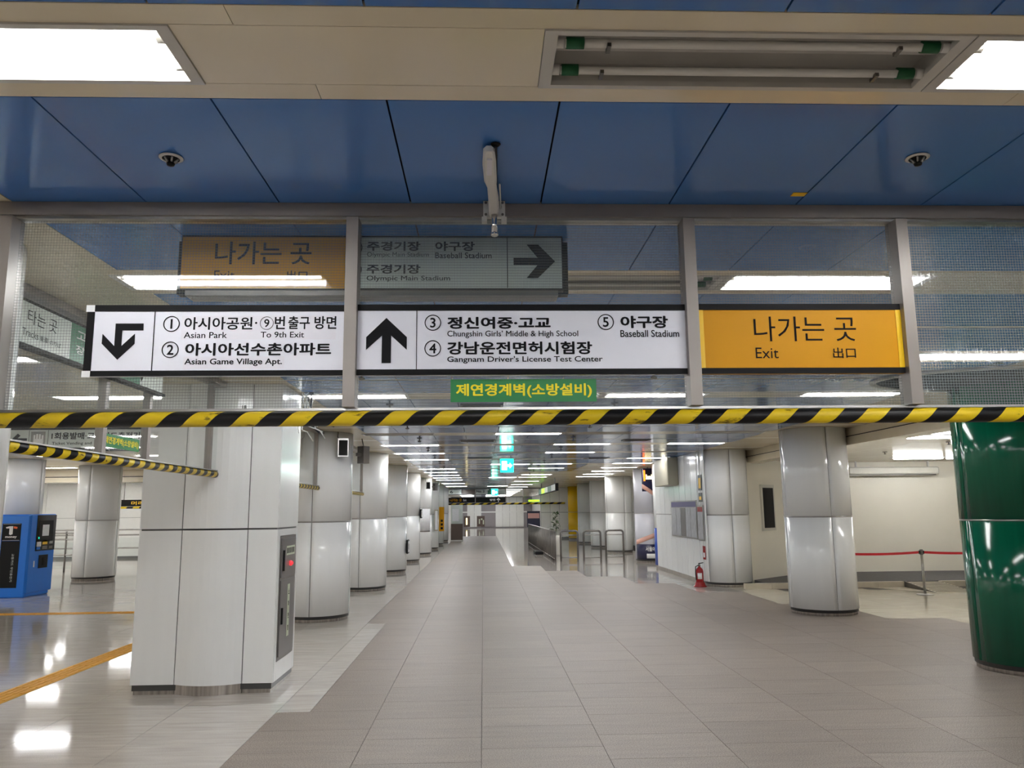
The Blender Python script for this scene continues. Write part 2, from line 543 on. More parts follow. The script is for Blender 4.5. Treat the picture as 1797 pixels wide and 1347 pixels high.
def ring_xz(cx, cz, r, wd, y0, y1, n=28):
    mb = MB()
    vs = []; fs = []
    for k in range(n):
        t = 2 * PI * k / n
        c, q = math.cos(t), math.sin(t)
        vs += [(cx + r * c, y0, cz + r * q), (cx + (r - wd) * c, y0, cz + (r - wd) * q), (cx + (r - wd) * c, y1, cz + (r - wd) * q), (cx + r * c, y1, cz + r * q)]
    for k in range(n):
        a = 4 * k; b = 4 * ((k + 1) % n)
        for j in range(4):
            j2 = (j + 1) % 4
            fs.append((a + j, a + j2, b + j2, b + j))
    return mb.add(vs, fs)

ORD = ['zeroth', 'first', 'second', 'third', 'fourth', 'fifth', 'sixth', 'seventh', 'eighth', 'ninth', 'tenth', 'eleventh', 'twelfth', 'thirteenth', 'fourteenth', 'fifteenth', 'sixteenth']

# ================================================================ FLOOR
fl = structure(MB().box(-27, 16, -13, 86, -0.12, -0.008).build('floor', 'grout'))
TX, TX0, TL = 0.963, -0.021, 0.64
G = 0.0022
def right_edge(y):
    return max(0.75, 1.82 + (25.9 - y) * 0.433) if y < 58 else -9.0
near, farset = [], {'tile_matte': MB(), 'tile_polished': MB(), 'tile_cream': MB()}
tile_cache = {}
def add_tile(x0, x1, y0, y1, m):
    cx, cyy = (x0 + x1) / 2, (y0 + y1) / 2
    # nearest tiles in the picture are pieces of their own
    if 5.4 < y0 < 13.0 and abs(cx) < 0.68 * y1 + 0.6:
        near.append((x0, x1, y0, y1, m))
    else:
        farset[m].box(x0 + G, x1 - G, y0 + G, y1 - G, -0.02, 0.0)
for i in range(-27, 17):
    x0 = TX0 + TX * i; x1 = x0 + TX
    xc = (x0 + x1) / 2
    off = 6.516 + (0.0 if i % 2 == 0 else 0.32)
    j0 = int((-13 - off) / TL); j1 = int((85.5 - off) / TL)
    for j in range(j0, j1):
        y0 = off + j * TL; y1 = y0 + TL; yc = (y0 + y1) / 2
        if x1 > 6.9 and y1 > 18.1 and yc < 40: continue
        if xc > 7.4 and yc > 28: continue
        if xc < -4 and yc > 34.5: continue
        if x1 < -20.5: continue
        if i == -2 and 7.8 < yc < 13.7:
            add_tile(x0, -1.632, y0, y1, 'tile_polished'); add_tile(-1.632, x1, y0, y1, 'tile_matte'); continue
        if x1 < -1.9: m = 'tile_polished'
        elif xc < right_edge(yc): m = 'tile_matte'
        elif xc > 6.2 and yc < 22: m = 'tile_cream'
        else: m = 'tile_polished'
        add_tile(x0, x1, y0, y1, m)
near.sort(key=lambda t: t[2])
for t in near[300:]:
    farset[t[4]].box(t[0] + G, t[1] - G, t[2] + G, t[3] - G, -0.02, 0.0)
for x0, x1, y0, y1, m in near[:300]:
    key = (round(x1 - x0, 3), m)
    if key not in tile_cache:
        h = (x1 - x0) / 2 - G; k = TL / 2 - G
        tile_cache[key] = MB().box(-h, h, -k, k, -0.02, 0.0).mesh('floor_tile', m)
    mesh_obj('floor_tile', tile_cache[key], fl, ((x0 + x1) / 2, (y0 + y1) / 2, 0))
for m, mb in farset.items():
    o = mb.build('floor_tiles', m, fl); o['kind'] = 'stuff'

# ================================================================ CEILING
ce = structure(MB().box(-27, 16, -13, 86, 3.40, 3.5).build('ceiling', 'ceiling_back'))
S0, SP, SW = 2.011, 2.445, 0.505         # first light strip, spacing, width
PX0, PW = -2.126, 0.5995
BLUE_R = 5.37
SLOTS_C = [-2.215, 0.19, 1.5, 4.0]        # left ends of the light fixtures over the corridor
FL = 1.305                                # fixture length
SLOTS_L = [-5.2, -8.0, -10.8, -13.6, -16.4, -18.6]  # last slot added to brighten the outer walls of the left hall
KMIN, KMAX = -5, 33
ceil_near = 0
panel_cache = {}
ceil_far = {'blue_panel': MB(), 'beige_panel': MB(), 'joint_strip': MB()}
CG = 0.0035
def add_panel(x0, x1, y0, y1, m, nearby, z=CEIL, g=CG):
    global ceil_near
    if x1 - x0 < 0.02 or y1 - y0 < 0.02: return
    if nearby and ceil_near < 300:
        ceil_near += 1
        key = (round(x1 - x0, 3), round(y1 - y0, 3), m, g)
        if key not in panel_cache:
            h, k = (x1 - x0) / 2 - g, (y1 - y0) / 2 - g
            panel_cache[key] = MB().box(-h, h, -k, k, 0, 0.018).mesh('ceiling_panel', m)
        mesh_obj('ceiling_panel', panel_cache[key], ce, ((x0 + x1) / 2, (y0 + y1) / 2, z))
    else:
        ceil_far[m].box(x0 + g, x1 - g, y0 + g, y1 - g, z, z + 0.018)
def in_oval(x, y):
    return False
for k in range(KMIN, KMAX):
    ys = S0 + k * SP                      # near edge of strip k
    ye = ys + SW
    yn = ys + SP
    ym = (ye + yn) / 2
    nearby = 0 <= k <= 5
    left_x = -20 if yn < 35 else -3.4
    right_x = 6.62 if ye > 9 and ye < 24 else (14 if ye < 9 else 7.2)
    # blue rows (two per band) with a pale strip between
    blue_r = BLUE_R if ys < 24 else (3.3 if ys < 28 else 1.4)
    for (a, b) in ((ye, ym - 0.03), (ym + 0.03, yn)):
        x = PX0
        while x < blue_r - 0.05:
            x2 = min(x + PW, blue_r)
            add_panel(x, x2, a, b, 'blue_panel', nearby and (k < 4 or x < 3.5) and abs((x + x2) / 2) < b * 0.85 + 0.8)
            x = x2
        x = PX0
        while x > left_x + 0.05:
            x2 = max(x - 1.8, left_x)
            add_panel(x2, x, a, b, 'beige_panel', k in (0, 1) and x > -6, g=0.0018)
            x = x2
        x = blue_r
        while x < right_x - 0.05:
            x2 = min(x + 1.8, right_x)
            add_panel(x, x2, a, b, 'beige_panel', False, g=0.0018)
            x = x2
    add_panel(left_x, right_x, ym - 0.03, ym + 0.03, 'joint_strip', False, g=0.001)
    # beige light strip: two side plates with staggered joints, plates between the fixtures
    for (a, b, jo) in ((ys, ys + 0.092, -0.72), (ye - 0.095, ye, -0.55)):
        x = left_x
        cuts = [q * 2.4 + jo for q in range(-12, 8)]
        xs = [left_x] + [q for q in cuts if left_x + 0.1 < q < right_x - 0.1] + [right_x]
        for q in range(len(xs) - 1):
            add_panel(xs[q], xs[q + 1], a, b, 'beige_panel', k in (0, 1) and -5 < xs[q] < 4, g=0.001)
    slots = sorted([s for s in SLOTS_C + (SLOTS_L if yn < 35 else []) if left_x < s < right_x - FL])
    x = left_x
    for s in slots + [right_x]:
        if s - x > 0.02:
            add_panel(x, s, ys + 0.092, ye - 0.095, 'beige_panel', k in (0, 1) and x > -4, g=0.0015)
        x = s + FL
for m, mb in ceil_far.items():
    if mb.v:
        o = mb.build('ceiling_panels', m, ce); o['kind'] = 'stuff'

# light fixtures: recessed twin-tube troughs
FW = SW - 0.092 - 0.095
def make_light_meshes():
    L, W = FL, FW
    d = {}
    f = MB()
    f.box(0, L, 0, 0.022, -0.006, 0.012); f.box(0, L, W - 0.022, W, -0.006, 0.012)
    f.box(0, 0.04, 0.022, W - 0.022, -0.006, 0.012); f.box(L - 0.04, L, 0.022, W - 0.022, -0.006, 0.012)
    d['frame'] = f.mesh('frame', 'light_housing')
    r = MB()
    h = 0.072
    r.box(0.02, L - 0.02, 0.012, 0.020, 0.012, h); r.box(0.02, L - 0.02, W - 0.020, W - 0.012, 0.012, h)
    r.box(0.02, 0.03, 0.02, W - 0.02, 0.012, h); r.box(L - 0.03, L - 0.02, 0.02, W - 0.02, 0.012, h)
    r.box(0.02, L - 0.02, 0.012, W - 0.012, h, h + 0.008)
    # ridge between the two channels
    r.prism_yz([(W / 2 - 0.03, h), (W / 2 + 0.03, h), (W / 2, h - 0.040)], 0.03, L - 0.03)
    d['reflector'] = r.mesh('reflector', 'reflector_metal')
    t = MB().tube([(0.065, 0, 0), (L - 0.065, 0, 0)], 0.0165, 4, cap=False)
    d['lit'] = t.mesh('tube', 'tube_lit')
    d['off'] = t.mesh('tube', 'tube_off')
    c = MB().tube([(0, 0, 0), (0.028, 0, 0)], 0.0168, 10)
    d['cap'] = c.mesh('tube_socket', 'white_paint')
    g = MB().tube([(0, 0, 0), (0.055, 0, 0)], 0.0185, 10)
    d['green'] = g.mesh('tube_cap', 'green_cap')
    q = MB().box(-0.006, 0.006, -0.02, 0.02, 0.0, 0.012)
    d['clip'] = q.mesh('tube_clip', 'steel_dark')
    return d
LM = make_light_meshes()
def make_light(x, y, lit, detail, label, group, z=CEIL):
    o = thing('ceiling_light', label, 'ceiling light', (x, y, z), 0, group)
    mesh_obj('frame', LM['frame'], o)
    if detail >= 1:
        mesh_obj('reflector', LM['reflector'], o)
    for ty in (0.085, FW - 0.085):
        tb = mesh_obj('tube', LM['lit' if lit else 'off'], o, (0, ty, 0.011))
        if detail >= 2:
            mesh_obj('tube_socket', LM['cap'], tb, (0.035, 0, 0)); mesh_obj('tube_socket', LM['cap'], tb, (FL - 0.063, 0, 0))
            if not lit:
                mesh_obj('tube_cap', LM['green'], tb, (0.07, 0, 0)); mesh_obj('tube_cap', LM['green'], tb, (FL - 0.125, 0, 0))
                mesh_obj('tube_clip', LM['clip'], tb, (0.20, 0, -0.022)); mesh_obj('tube_clip', LM['clip'], tb, (FL - 0.20, 0, -0.022))
    return o
SLOT_WORDS = {-2.215: 'over the left row of columns', 0.19: 'near the middle of the corridor', 1.5: 'just right of the corridor middle', 4.0: 'near the right row of columns'}
for k in range(KMIN, KMAX):
    ys = S0 + k * SP + 0.092
    if ys > 83: continue
    for si, s in enumerate(SLOTS_C):
        if 48 < ys and s > 3: continue
        if s == 4.0:
            lit = k % 3 == 0 or k in (2,)
            if k in (0, 1): lit = False
            if k >= 8: lit = True
        elif s == 0.19:
            lit = (k % 4 == 1 and k > 4)
        elif s == 1.5:
            lit = k not in (5, 8, 11)
        else:
            lit = k not in (5, 9)
        if k < 0: lit = True  # strips behind the camera all lit, added to brighten surfaces facing it
        det = 2 if 0 <= k <= 3 else 1
        if 0 <= k <= 13:
            if s == 4.0 and k == 0: continue
            lab = '%s twin-tube ceiling light %s, %s light strip from the camera' % ('lit' if lit else 'unlit', SLOT_WORDS[s], ORD[k + 1])
            make_light(s, ys, lit, det, lab, 'ceiling lights over the corridor')
        elif k < 0:
            make_light(s, ys, lit, 0, 'twin-tube ceiling light behind the camera', 'ceiling lights behind the camera')
        else:
            if (s == -2.215 and k % 2 == 0) or (s == 1.5 and k % 2 == 1) or (s == 0.19 and k % 6 == 0) or k >= 29:  # last strips fully lit, extra lamps added to brighten the end wall
                make_light(s, ys, True, 0, 'small lit twin-tube ceiling light deep in the corridor', 'ceiling lights deep in the corridor')
    if S0 + (k + 1) * SP < 35 and k >= 0:
        for si, s in enumerate(SLOTS_L):
            lit = (k + si) % 4 != 1 or s < -13  # outer slots always lit, added light to brighten the left hall
            if s == -5.2: lit = k % 3 == 0
            if s in (-8.0, -10.8) and k >= 4: lit = (k == 7 and s == -10.8) or k >= 10
            if k >= 1:
                lab = '%s twin-tube light in the left hall, %s strip ahead, %s from the corridor' % ('lit' if lit else 'unlit', ORD[min(k + 1, 16)], ORD[si + 1])
                make_light(s, ys, lit, 0, lab, 'ceiling lights in the left hall')
            else:
                make_light(s, ys, lit, 0, 'twin-tube ceiling light in the left hall outside the view', 'left hall lights out of view')
bpy.data.objects['lettering_source'].hide_render = True

# ================================================================ ROOM SHELL
structure(MB().box(-20.2, 14.2, -13.2, -13, 0, 3.5).build('wall_back', 'wall_white'))
structure(MB().box(-20.2, -20, -13, 34.2, 0, 3.5).build('wall_left', 'wall_white'))
# far wall of the left hall, panelled
wl = structure(MB().box(-20.2, -3.5, 34.2, 34.4, 0, 3.5).build('wall_left_hall', 'column_core'))
pan = MB().box(0.006, 1.494, 0, 0.03, 0.1, 1.69).mesh('wall_panel', 'wall_white')
pan2 = MB().box(0.006, 1.494, 0, 0.03, 1.70, 3.39).mesh('wall_panel', 'wall_white')
for i in range(11):
    mesh_obj('wall_panel', pan, wl, (-20.0 + i * 1.5, 34.165, 0)); mesh_obj('wall_panel', pan2, wl, (-20.0 + i * 1.5, 34.165, 0))
structure(MB().box(-20, -3.6, 25.6, 26.2, 2.86, 3.245).build('trim_1', 'beige_panel'), 'deep beige beam crossing the ceiling of the left hall')
structure(MB().box(-20, -3.6, 25.57, 25.6, 3.02, 3.04).build('trim_4', 'ceiling_back'), 'dark groove along the beige beam of the left hall')
structure(MB().box(-3.6, -3.4, 34.4, 84, 0, 3.5).build('wall_corridor_left', 'wall_white'))
structure(MB().box(7.3, 7.5, 24.6, 51, 0, 3.5).build('wall_right_far', 'column_core'))
wr = bpy.data.objects['wall_right_far']
pan = MB().box(-0.03, 0, 0.006, 1.494, 0.1, 1.67).mesh('wall_panel', 'wall_white')
pan2 = MB().box(-0.03, 0, 0.006, 1.494, 1.69, 3.39).mesh('wall_panel', 'wall_white')
for i in range(17):
    mesh_obj('wall_panel', pan, wr, (7.295, 25.0 + i * 1.5, 0)); mesh_obj('wall_panel', pan2, wr, (7.295, 25.0 + i * 1.5, 0))
# short wall across, where the corridor narrows
wn = structure(MB().box(3.72, 7.3, 51.0, 51.3, 0, 3.5).build('wall_narrow', 'column_core'))
pan = MB().box(0.006, 0.594, -0.03, 0, 0.12, 1.66).mesh('wall_panel', 'wall_white')
pan2 = MB().box(0.006, 0.594, -0.03, 0, 1.68, 3.24).mesh('wall_panel', 'wall_white')
for i in range(6):
    mesh_obj('wall_panel', pan, wn, (3.72 + 0.6 * i, 50.995, 0)); mesh_obj('wall_panel', pan2, wn, (3.72 + 0.6 * i, 50.995, 0))
structure(MB().box(5.2, 5.4, 51.3, 84, 0, 3.5).build('wall_right_end', 'wall_white'))
# end wall of the corridor with white and grey panels
we = structure(MB().box(-3.6, 5.4, 84.0, 84.2, 0, 3.5).build('wall_end', 'wall_grey'))
seq = 'wgwwggwwwwg'
for i in range(11):
    m = 'wall_white' if seq[i] == 'w' else 'wall_grey'
    x = -3.2 + i * 0.75
    MB().box(x + 0.01, x + 0.74, 83.94, 84.0, 0.1, 1.62).build('wall_panel', m, we)
    MB().box(x + 0.01, x + 0.74, 83.94, 84.0, 1.70, 3.2).build('wall_panel', m, we)
MB().box(-3.2, 5.05, 83.9, 84.0, 1.60, 1.72).build('rail_band', 'wall_white', we)
for i, (x0, x1) in enumerate(((-2.05, -1.4), (-0.67, 0.15))):
    o = thing('wall_poster', ['narrow brown notice with a bright vertical strip on the far end wall', 'wide brown notice with pale lettering on the far end wall'][i], 'poster', (x0, 83.9, 0.14), 0, 'brown notices on the end wall')
    MB().box(0, x1 - x0, 0, 0.03, 0, 1.12).build('board', 'brown', o)
    if i == 0:
        MB().box(0.24, 0.36, -0.006, 0, 0.22, 0.92).build('print_strip', 'led_cream', o)  # printed strip given its own glow by an emissive colour
    else:
        MB().box(0.2, 0.32, -0.006, 0, 0.3, 0.8).build('print_strip', 'luminous', o)
        MB().box(0.62, 0.74, -0.006, 0, 0.25, 0.7).build('print_strip', 'luminous', o)
        MB().box(0.42, 0.58, -0.006, 0, 0.7, 0.86).build('print_spot', 'luminous', o)

# ================================================================ COLUMNS
RC = 0.58
def col_meshes(m):
    g = 0.010
    return [MB().sector(RC - 0.02, RC, g, PI / 2 - g, 0.10, 1.668).mesh('panel', m), MB().sector(RC - 0.02, RC, g, PI / 2 - g, 1.690, CEIL - 0.002).mesh('panel', m)]
CM = {m: col_meshes(m) for m in ('enamel', 'green_enamel', 'yellow_enamel')}
CORE = MB().lathe([(RC - 0.014, 0.05), (RC - 0.014, CEIL - 0.004)], 40).mesh('core', 'column_core')
SKIRT = MB().lathe([(RC - 0.03, 0.0), (RC - 0.03, 0.098)], 40).mesh('skirting', 'skirting_steel')
BAND = MB().lathe([(RC - 0.01, 1.670), (RC + 0.002, 1.673), (RC + 0.002, 1.685), (RC - 0.01, 1.688)], 40).mesh('seam_band', 'steel')
def column(x, y, label, m='enamel', rz=0.0, group='round columns'):
    o = thing('round_column', label, 'column', (x, y, 0), rz, group)
    mesh_obj('core', CORE, o)
    for q in range(4):
        for me in CM[m]:
            mesh_obj('panel', me, o, rz=q * PI / 2)
    mesh_obj('seam_band', BAND, o)
    mesh_obj('skirting', SKIRT, o)
    return o
column(-2.95, 3.84, 'white round column at the left end of the near glass curtain')
LEFT = [(-2.95, 14.33, 'white round column with the black-faced speaker, right behind the square pillar'),
        (-2.92, 19.42, 'white round column in the left row, second behind the square pillar'),
        (-2.95, 24.75, 'white round column in the left row, third behind the square pillar, small sign low on it'),
        (-2.93, 29.65, 'white round column in the left row, fourth behind the square pillar, sign at its seam'),
        (-2.80, 34.35, 'white round column in the left row, fifth behind the square pillar, covered by a paper notice'),
        (-2.76, 39.05, 'white round column in the left row, sixth behind the square pillar'),
        (-2.76, 43.95, 'white round column in the left row, seventh behind the square pillar, with yellow upright sign'),
        (-2.70, 48.55, 'white round column in the left row, last one before the far curtain')]
for x, y, l in LEFT:
    column(x, y, l)
column(6.26, 9.10, 'dark green round column at the right edge of the view', 'green_enamel')
column(6.05, 14.13, 'white round column in front of the red belt barrier, right side')
column(5.94, 19.29, 'white round column beside the fire extinguisher')
column(5.90, 34.3, 'white round column behind the steel hoops, nearest to the poster column', rz=0.3)
column(5.85, 38.9, 'white round column behind the steel hoops, middle of three', rz=0.3)
column(5.80, 43.6, 'white round column behind the steel hoops, next to the yellow column', rz=0.3)
column(5.85, 49.0, 'bright yellow round column far down the right side', 'yellow_enamel')
column(-11.25, 23.55, 'white round column behind the blue machine in the left hall')
column(-11.15, 18.25 + 2.2, 'white round column at the left edge, partly hidden by the blue machine').location = (-11.9, 20.6, 0)

# square pillar with bowed front and fire hydrant side
px0, px1, py0, py1 = -3.66, -2.2, 8.6, 9.50
pc = (px0 + px1) / 2
o = thing('square_pillar', 'large white square pillar with bowed front panel and fire hydrant in its side', 'pillar', (pc, py0, 0))
PIL = o
MB().box(px0 + 0.015, px1 - 0.015, py0 + 0.015, py1 - 0.015, 0.04, CEIL - 0.004).build('core', 'column_core', o, True)
BX0, BX1 = -3.212, -2.518
def bow(z0, z1, inset=0.0, thick=0.02, proud=0.10):
    n = 10; pts = []
    for i in range(n + 1):
        t = i / n
        x = BX0 + 0.005 + (BX1 - BX0 - 0.01) * t
        pts.append((x, py0 - proud * (1 - (2 * t - 1) ** 2) + inset))
    back = [(BX1 - 0.005, py0 + 0.03), (BX0 + 0.005, py0 + 0.03)]
    mb = MB(); n = len(pts)
    mb.prism(pts + back, z0, z1)
    return mb
for z0, z1 in ((0.10, 1.670), (1.688, CEIL - 0.002)):
    MB().box(px0, BX0 - 0.005, py0, py0 + 0.02, z0, z1).build('panel', 'enamel', o, True)
    bow(z0, z1).build('bowed_panel', 'enamel', o, True)
    MB().box(BX1 + 0.005, px1, py0, py0 + 0.02, z0, z1).build('panel', 'enamel', o, True)
    MB().box(px0, px0 + 0.02, py0 + 0.021, py1 - 0.021, z0, z1).build('side_panel', 'enamel', o, True)
    MB().box(px0, px1, py1 - 0.02, py1, z0, z1).build('back_panel', 'enamel', o, True)
MB().box(px1 - 0.02, px1 + 0.004, py0 + 0.021, py1 - 0.021, 1.688, CEIL - 0.002).build('side_panel', 'enamel', o, True)
for y0, y1, z0, z1 in ((py0 + 0.021, 8.70, 0.10, 1.67), (9.40, py1 - 0.021, 0.10, 1.67), (8.70, 9.40, 0.10, 0.285), (8.70, 9.40, 1.60, 1.67)):
    MB().box(px1 - 0.02, px1 + 0.004, y0 + 0.002, y1 - 0.002, z0, z1).build('side_panel', 'enamel', o, True)
MB().box(px0 + 0.03, BX0 - 0.004, py0 + 0.025, py1 - 0.03, 0, 0.098).build('skirting', 'skirting_steel', o, True)
bow(0.0, 0.098, inset=0.02).build('skirting', 'skirting_steel', o, True)
MB().box(BX1 + 0.004, px1 - 0.025, py0 + 0.025, py1 - 0.03, 0, 0.098).build('skirting', 'skirting_steel', o, True)
text('18', (BX1 - 0.12 - pc + 0.02, BX1 - 0.075 - pc + 0.02, 2.965, 3.005), 'ink', o, d=-0.066, bold=0.02, name='pillar_number')
# hydrant cabinet in the side of the pillar
h = thing('fire_hydrant_cabinet', 'grey steel fire hydrant cabinet with red lamp set in the square pillar', 'hydrant cabinet', (px1 + 0.004, 9.05, 0.29))
def hb(y0, y1, z0, z1, d0, d1, name, m, par=None):
    return MB().box(d0, d1, y0 - 9.05, y1 - 9.05, z0 - 0.29, z1 - 0.29).build(name, m, par or h)
hb(8.705, 9.395, 0.29, 1.595, -0.016, 0.004, 'frame', 'steel_dark')
up = hb(8.735, 9.365, 1.15, 1.565, 0.004, 0.014, 'upper_door', 'grey_metal')
dn = hb(8.735, 9.365, 0.33, 1.12, 0.004, 0.014, 'lower_door', 'grey_metal')
plate('label_plate', (8.93 - 9.05, 9.30 - 9.05, 1.38 - 0.29, 1.48 - 0.29), 'luminous', up, '+x', 0.017)
for i in range(5):
    plate('label_mark', (8.95 - 9.05 + i * 0.07, 8.985 - 9.05 + i * 0.07, 1.40 - 0.29, 1.46 - 0.29), 'ink', up, '+x', 0.019)
MB().lathe([(0.028, 0), (0.028, 0.012), (0.016, 0.028), (0.002, 0.034)], 16).build('red_lamp', 'red_light', up, loc=(0.014, 0.07, 1.285 - 0.29)).rotation_euler = (0, PI / 2, 0)
hb(8.79, 8.82, 1.22, 1.44, 0.014, 0.03, 'handle', 'black', up)
plate('glow_strip', (9.03 - 9.05, 9.13 - 9.05, 0.50 - 0.29, 1.06 - 0.29), 'luminous', dn, '+x', 0.017)
for i, ch in enumerate('소화전함'):
    z = 0.98 - i * 0.13
    text(ch, (9.055 - 9.05, 9.105 - 9.05, z - 0.29 - 0.03, z - 0.29 + 0.03), 'ink', dn, '+x', 0.0185, bold=0.03)
hb(8.78, 8.81, 0.66, 0.83, 0.014, 0.03, 'handle', 'black', dn)

# ================================================================ NEAR GLASS SMOKE CURTAIN
GY = 3.475
t = thing('smoke_curtain', 'near glass smoke curtain across the corridor with grey metal frame', 'glass partition', (0, GY, 2.25), 0, 'glass smoke curtains')
CUR = t
XR, XL = 7.6, -2.42
MULL = [-2.125, -0.588, 0.953, 1.955, 3.495, 5.03, 6.57]
fb = MB().box(XL, XR, GY - 0.045, GY + 0.045, 3.187, 3.2485)
fb.build('top_rail', 'frame_alu', t, True)
MB().box(XL, XR, GY - 0.03, GY + 0.03, 3.174, 3.1868).build('glazing_bead', 'steel', t, True)
MB().box(XL, XR, GY - 0.03, GY + 0.03, 2.2912, 2.302).build('bottom_rail', 'steel', t, True)
for x in MULL:
    mu = MB().box(x - 0.027, x + 0.027, GY - 0.07, GY + 0.03, 2.3025, 3.1735).build('mullion', 'frame_alu', t, True)
edges = [XL] + MULL + [XR]
for i in range(len(edges) - 1):
    a = edges[i] + (0.028 if i else 0); b = edges[i + 1] - (0.028 if i < len(edges) - 2 else 0)
    MB().box(a, b, GY - 0.003, GY + 0.003, 2.3025, 3.1735).build('glass_pane', 'ribbed_glass' if i in (4, 5) else 'wired_glass', t, True)
# hazard pipe under it
PZ = 2.2565
o = thing('hazard_pipe', 'thick black and yellow striped pipe under the near glass curtain', 'pipe', (0, GY - 0.02, PZ), 0, 'striped pipes under the glass curtains')
MB().tube([(XL + 0.01, 0, 0), (XR, 0, 0)], 0.034, 24).build('pipe', 'hazard_x', o)

# sign boards clipped between the mullions
SY = 3.44
def board(name, label, x0, x1, m, frames=True):
    o = thing(name, label, 'sign', ((x0 + x1) / 2, SY, 2.447))
    return o
def rel(o, r):
    return (r[0] - o.location.x, r[1] - o.location.x, r[2] - o.location.z, r[3] - o.location.z)
def sign_body(o, x0, x1, z0, z1, m, back=0.026):
    MB().box(x0, x1, SY, SY + back, z0, z1).build('board', m, o, True)
def strip(o, x0, x1, z0, z1, m='ink_black_frame', name='border'):
    MB().box(x0, x1, SY - 0.004, SY - 0.0005, z0, z1).build(name, m, o, True)
def tx(o, s, r, m='ink', bold=0.0, y=-0.0015):
    text(s, rel(o, r), m, o, d=y, bold=bold)
def poly_print(o, pts, m='ink', name='arrow', y0=None):
    y = SY if y0 is None else y0
    MB().prism_xz(pts, y - 0.0035, y - 0.0008).build(name, m, o, True)
def num(o, n, cx, cz, r, wd=0.004, y0=None, dig=0.62):
    y = SY if y0 is None else y0
    rg = ring_xz(cx, cz, r, wd, y - 0.003, y - 0.0006).build('number_ring', 'ink', o, True)
    hh = r * dig
    hwid = hh * text_shape(n, 0.018)[2]
    text(n, rel(o, (cx - hwid, cx + hwid, cz - hh, cz + hh)), 'ink', o, d=y - o.location.y - 0.0015, bold=0.018)

s = board('direction_sign', 'white direction sign with hooked arrow and exits 1 and 2 on the near curtain', -1.755, -0.617, 'sign_white')
sign_body(s, -1.745, -0.616, 2.447, 2.768, 'sign_white')
strip(s, -1.72, -0.616, 2.739, 2.768); strip(s, -1.72, -0.616, 2.447, 2.471); strip(s, -1.752, -1.7195, 2.4715, 2.737)
strip(s, -1.757, -1.7205, 2.7375, 2.768, 'white_ink', 'corner_tape'); strip(s, -1.757, -1.7205, 2.443, 2.471, 'white_ink', 'corner_tape')
strip(s, -1.458, -1.455, 2.4715, 2.7385, 'ink', 'divider')
poly_print(s, [(-1.625, 2.684), (-1.504, 2.684), (-1.503, 2.653), (-1.595, 2.653), (-1.594, 2.582), (-1.539, 2.637), (-1.538, 2.592), (-1.608, 2.521), (-1.68, 2.593), (-1.679, 2.637), (-1.625, 2.582)])
plate('patch', rel(s, (-1.338, -0.656, 2.611, 2.719)), 'sign_patch', s, '-y', -0.0008, 0.0008)
plate('patch', rel(s, (-1.322, -0.880, 2.479, 2.534)), 'sign_patch', s, '-y', -0.0008, 0.0008)
num(s, '1', -1.382, 2.682, 0.036); num(s, '2', -1.381, 2.565, 0.037); num(s, '9', -0.963, 2.685, 0.030, 0.002)
tx(s, '아시아공원', (-1.326, -1.026, 2.655, 2.713), bold=0.02)
tx(s, '번', (-0.928, -0.882, 2.657, 2.717), bold=0.02); tx(s, '출구', (-0.868, -0.772, 2.657, 2.717), bold=0.02); tx(s, '방면', (-0.752, -0.654, 2.657, 2.717), bold=0.02)
tx(s, '·', (-1.015, -1.005, 2.681, 2.691), bold=0.02)
tx(s, 'Asian Park', (-1.325, -1.136, 2.617, 2.645), bold=0.008); tx(s, 'To 9th Exit', (-0.988, -0.796, 2.619, 2.646), bold=0.008)
tx(s, '아시아선수촌아파트', (-1.316, -0.674, 2.537, 2.595), bold=0.03); tx(s, 'Asian Game Village Apt.', (-1.316, -0.889, 2.490, 2.525), bold=0.02)

s = board('direction_sign', 'white direction sign with upward arrow and exits 3, 4 and 5 on the near curtain', -0.561, 0.926, 'sign_white')
sign_body(s, -0.560, 0.925, 2.447, 2.770, 'sign_white')
strip(s, -0.560, 0.925, 2.742, 2.770); strip(s, -0.560, 0.925, 2.447, 2.473); strip(s, -0.297, -0.294, 2.4735, 2.7415, 'ink', 'divider')
poly_print(s, [(-0.431, 2.708), (-0.339, 2.620), (-0.339, 2.562), (-0.409, 2.627), (-0.409, 2.502), (-0.450, 2.502), (-0.450, 2.627), (-0.520, 2.562), (-0.520, 2.620)])
num(s, '3', -0.223, 2.686, 0.037); num(s, '4', -0.223, 2.568, 0.037); num(s, '5', 0.56, 2.688, 0.037)
tx(s, '정신여중·고교', (-0.158, 0.309, 2.657, 2.713), bold=0.035)
tx(s, 'Chungshin Girls’ Middle & High School', (-0.158, 0.433, 2.614, 2.649), bold=0.008)
tx(s, '강남운전면허시험장', (-0.158, 0.495, 2.539, 2.599), bold=0.03)
tx(s, "Gangnam Driver's License Test Center", (-0.158, 0.541, 2.498, 2.532), bold=0.012)
tx(s, '야구장', (0.627, 0.845, 2.659, 2.717), bold=0.035); tx(s, 'Baseball Stadium', (0.625, 0.894, 2.618, 2.651), bold=0.012)

s = board('exit_sign', 'orange exit sign on the right of the near curtain, brightly lit', 0.981, 1.927, 'sign_orange')
sign_body(s, 0.981, 1.927, 2.448, 2.772, 'sign_orange')
strip(s, 0.981, 1.927, 2.744, 2.772); strip(s, 0.981, 1.927, 2.448, 2.474)
strip(s, 0.981, 1.008, 2.4745, 2.7435, 'sign_yellow', 'edge_strip'); strip(s, 1.903, 1.927, 2.4745, 2.7435, 'sign_yellow', 'edge_strip')
tx(s, '나가는 곳', (1.239, 1.714, 2.597, 2.713), 'ink_brown'); tx(s, 'Exit', (1.241, 1.346, 2.518, 2.568), 'ink_brown'); tx(s, '出口', (1.598, 1.704, 2.518, 2.567), 'ink_brown', bold=0.012)

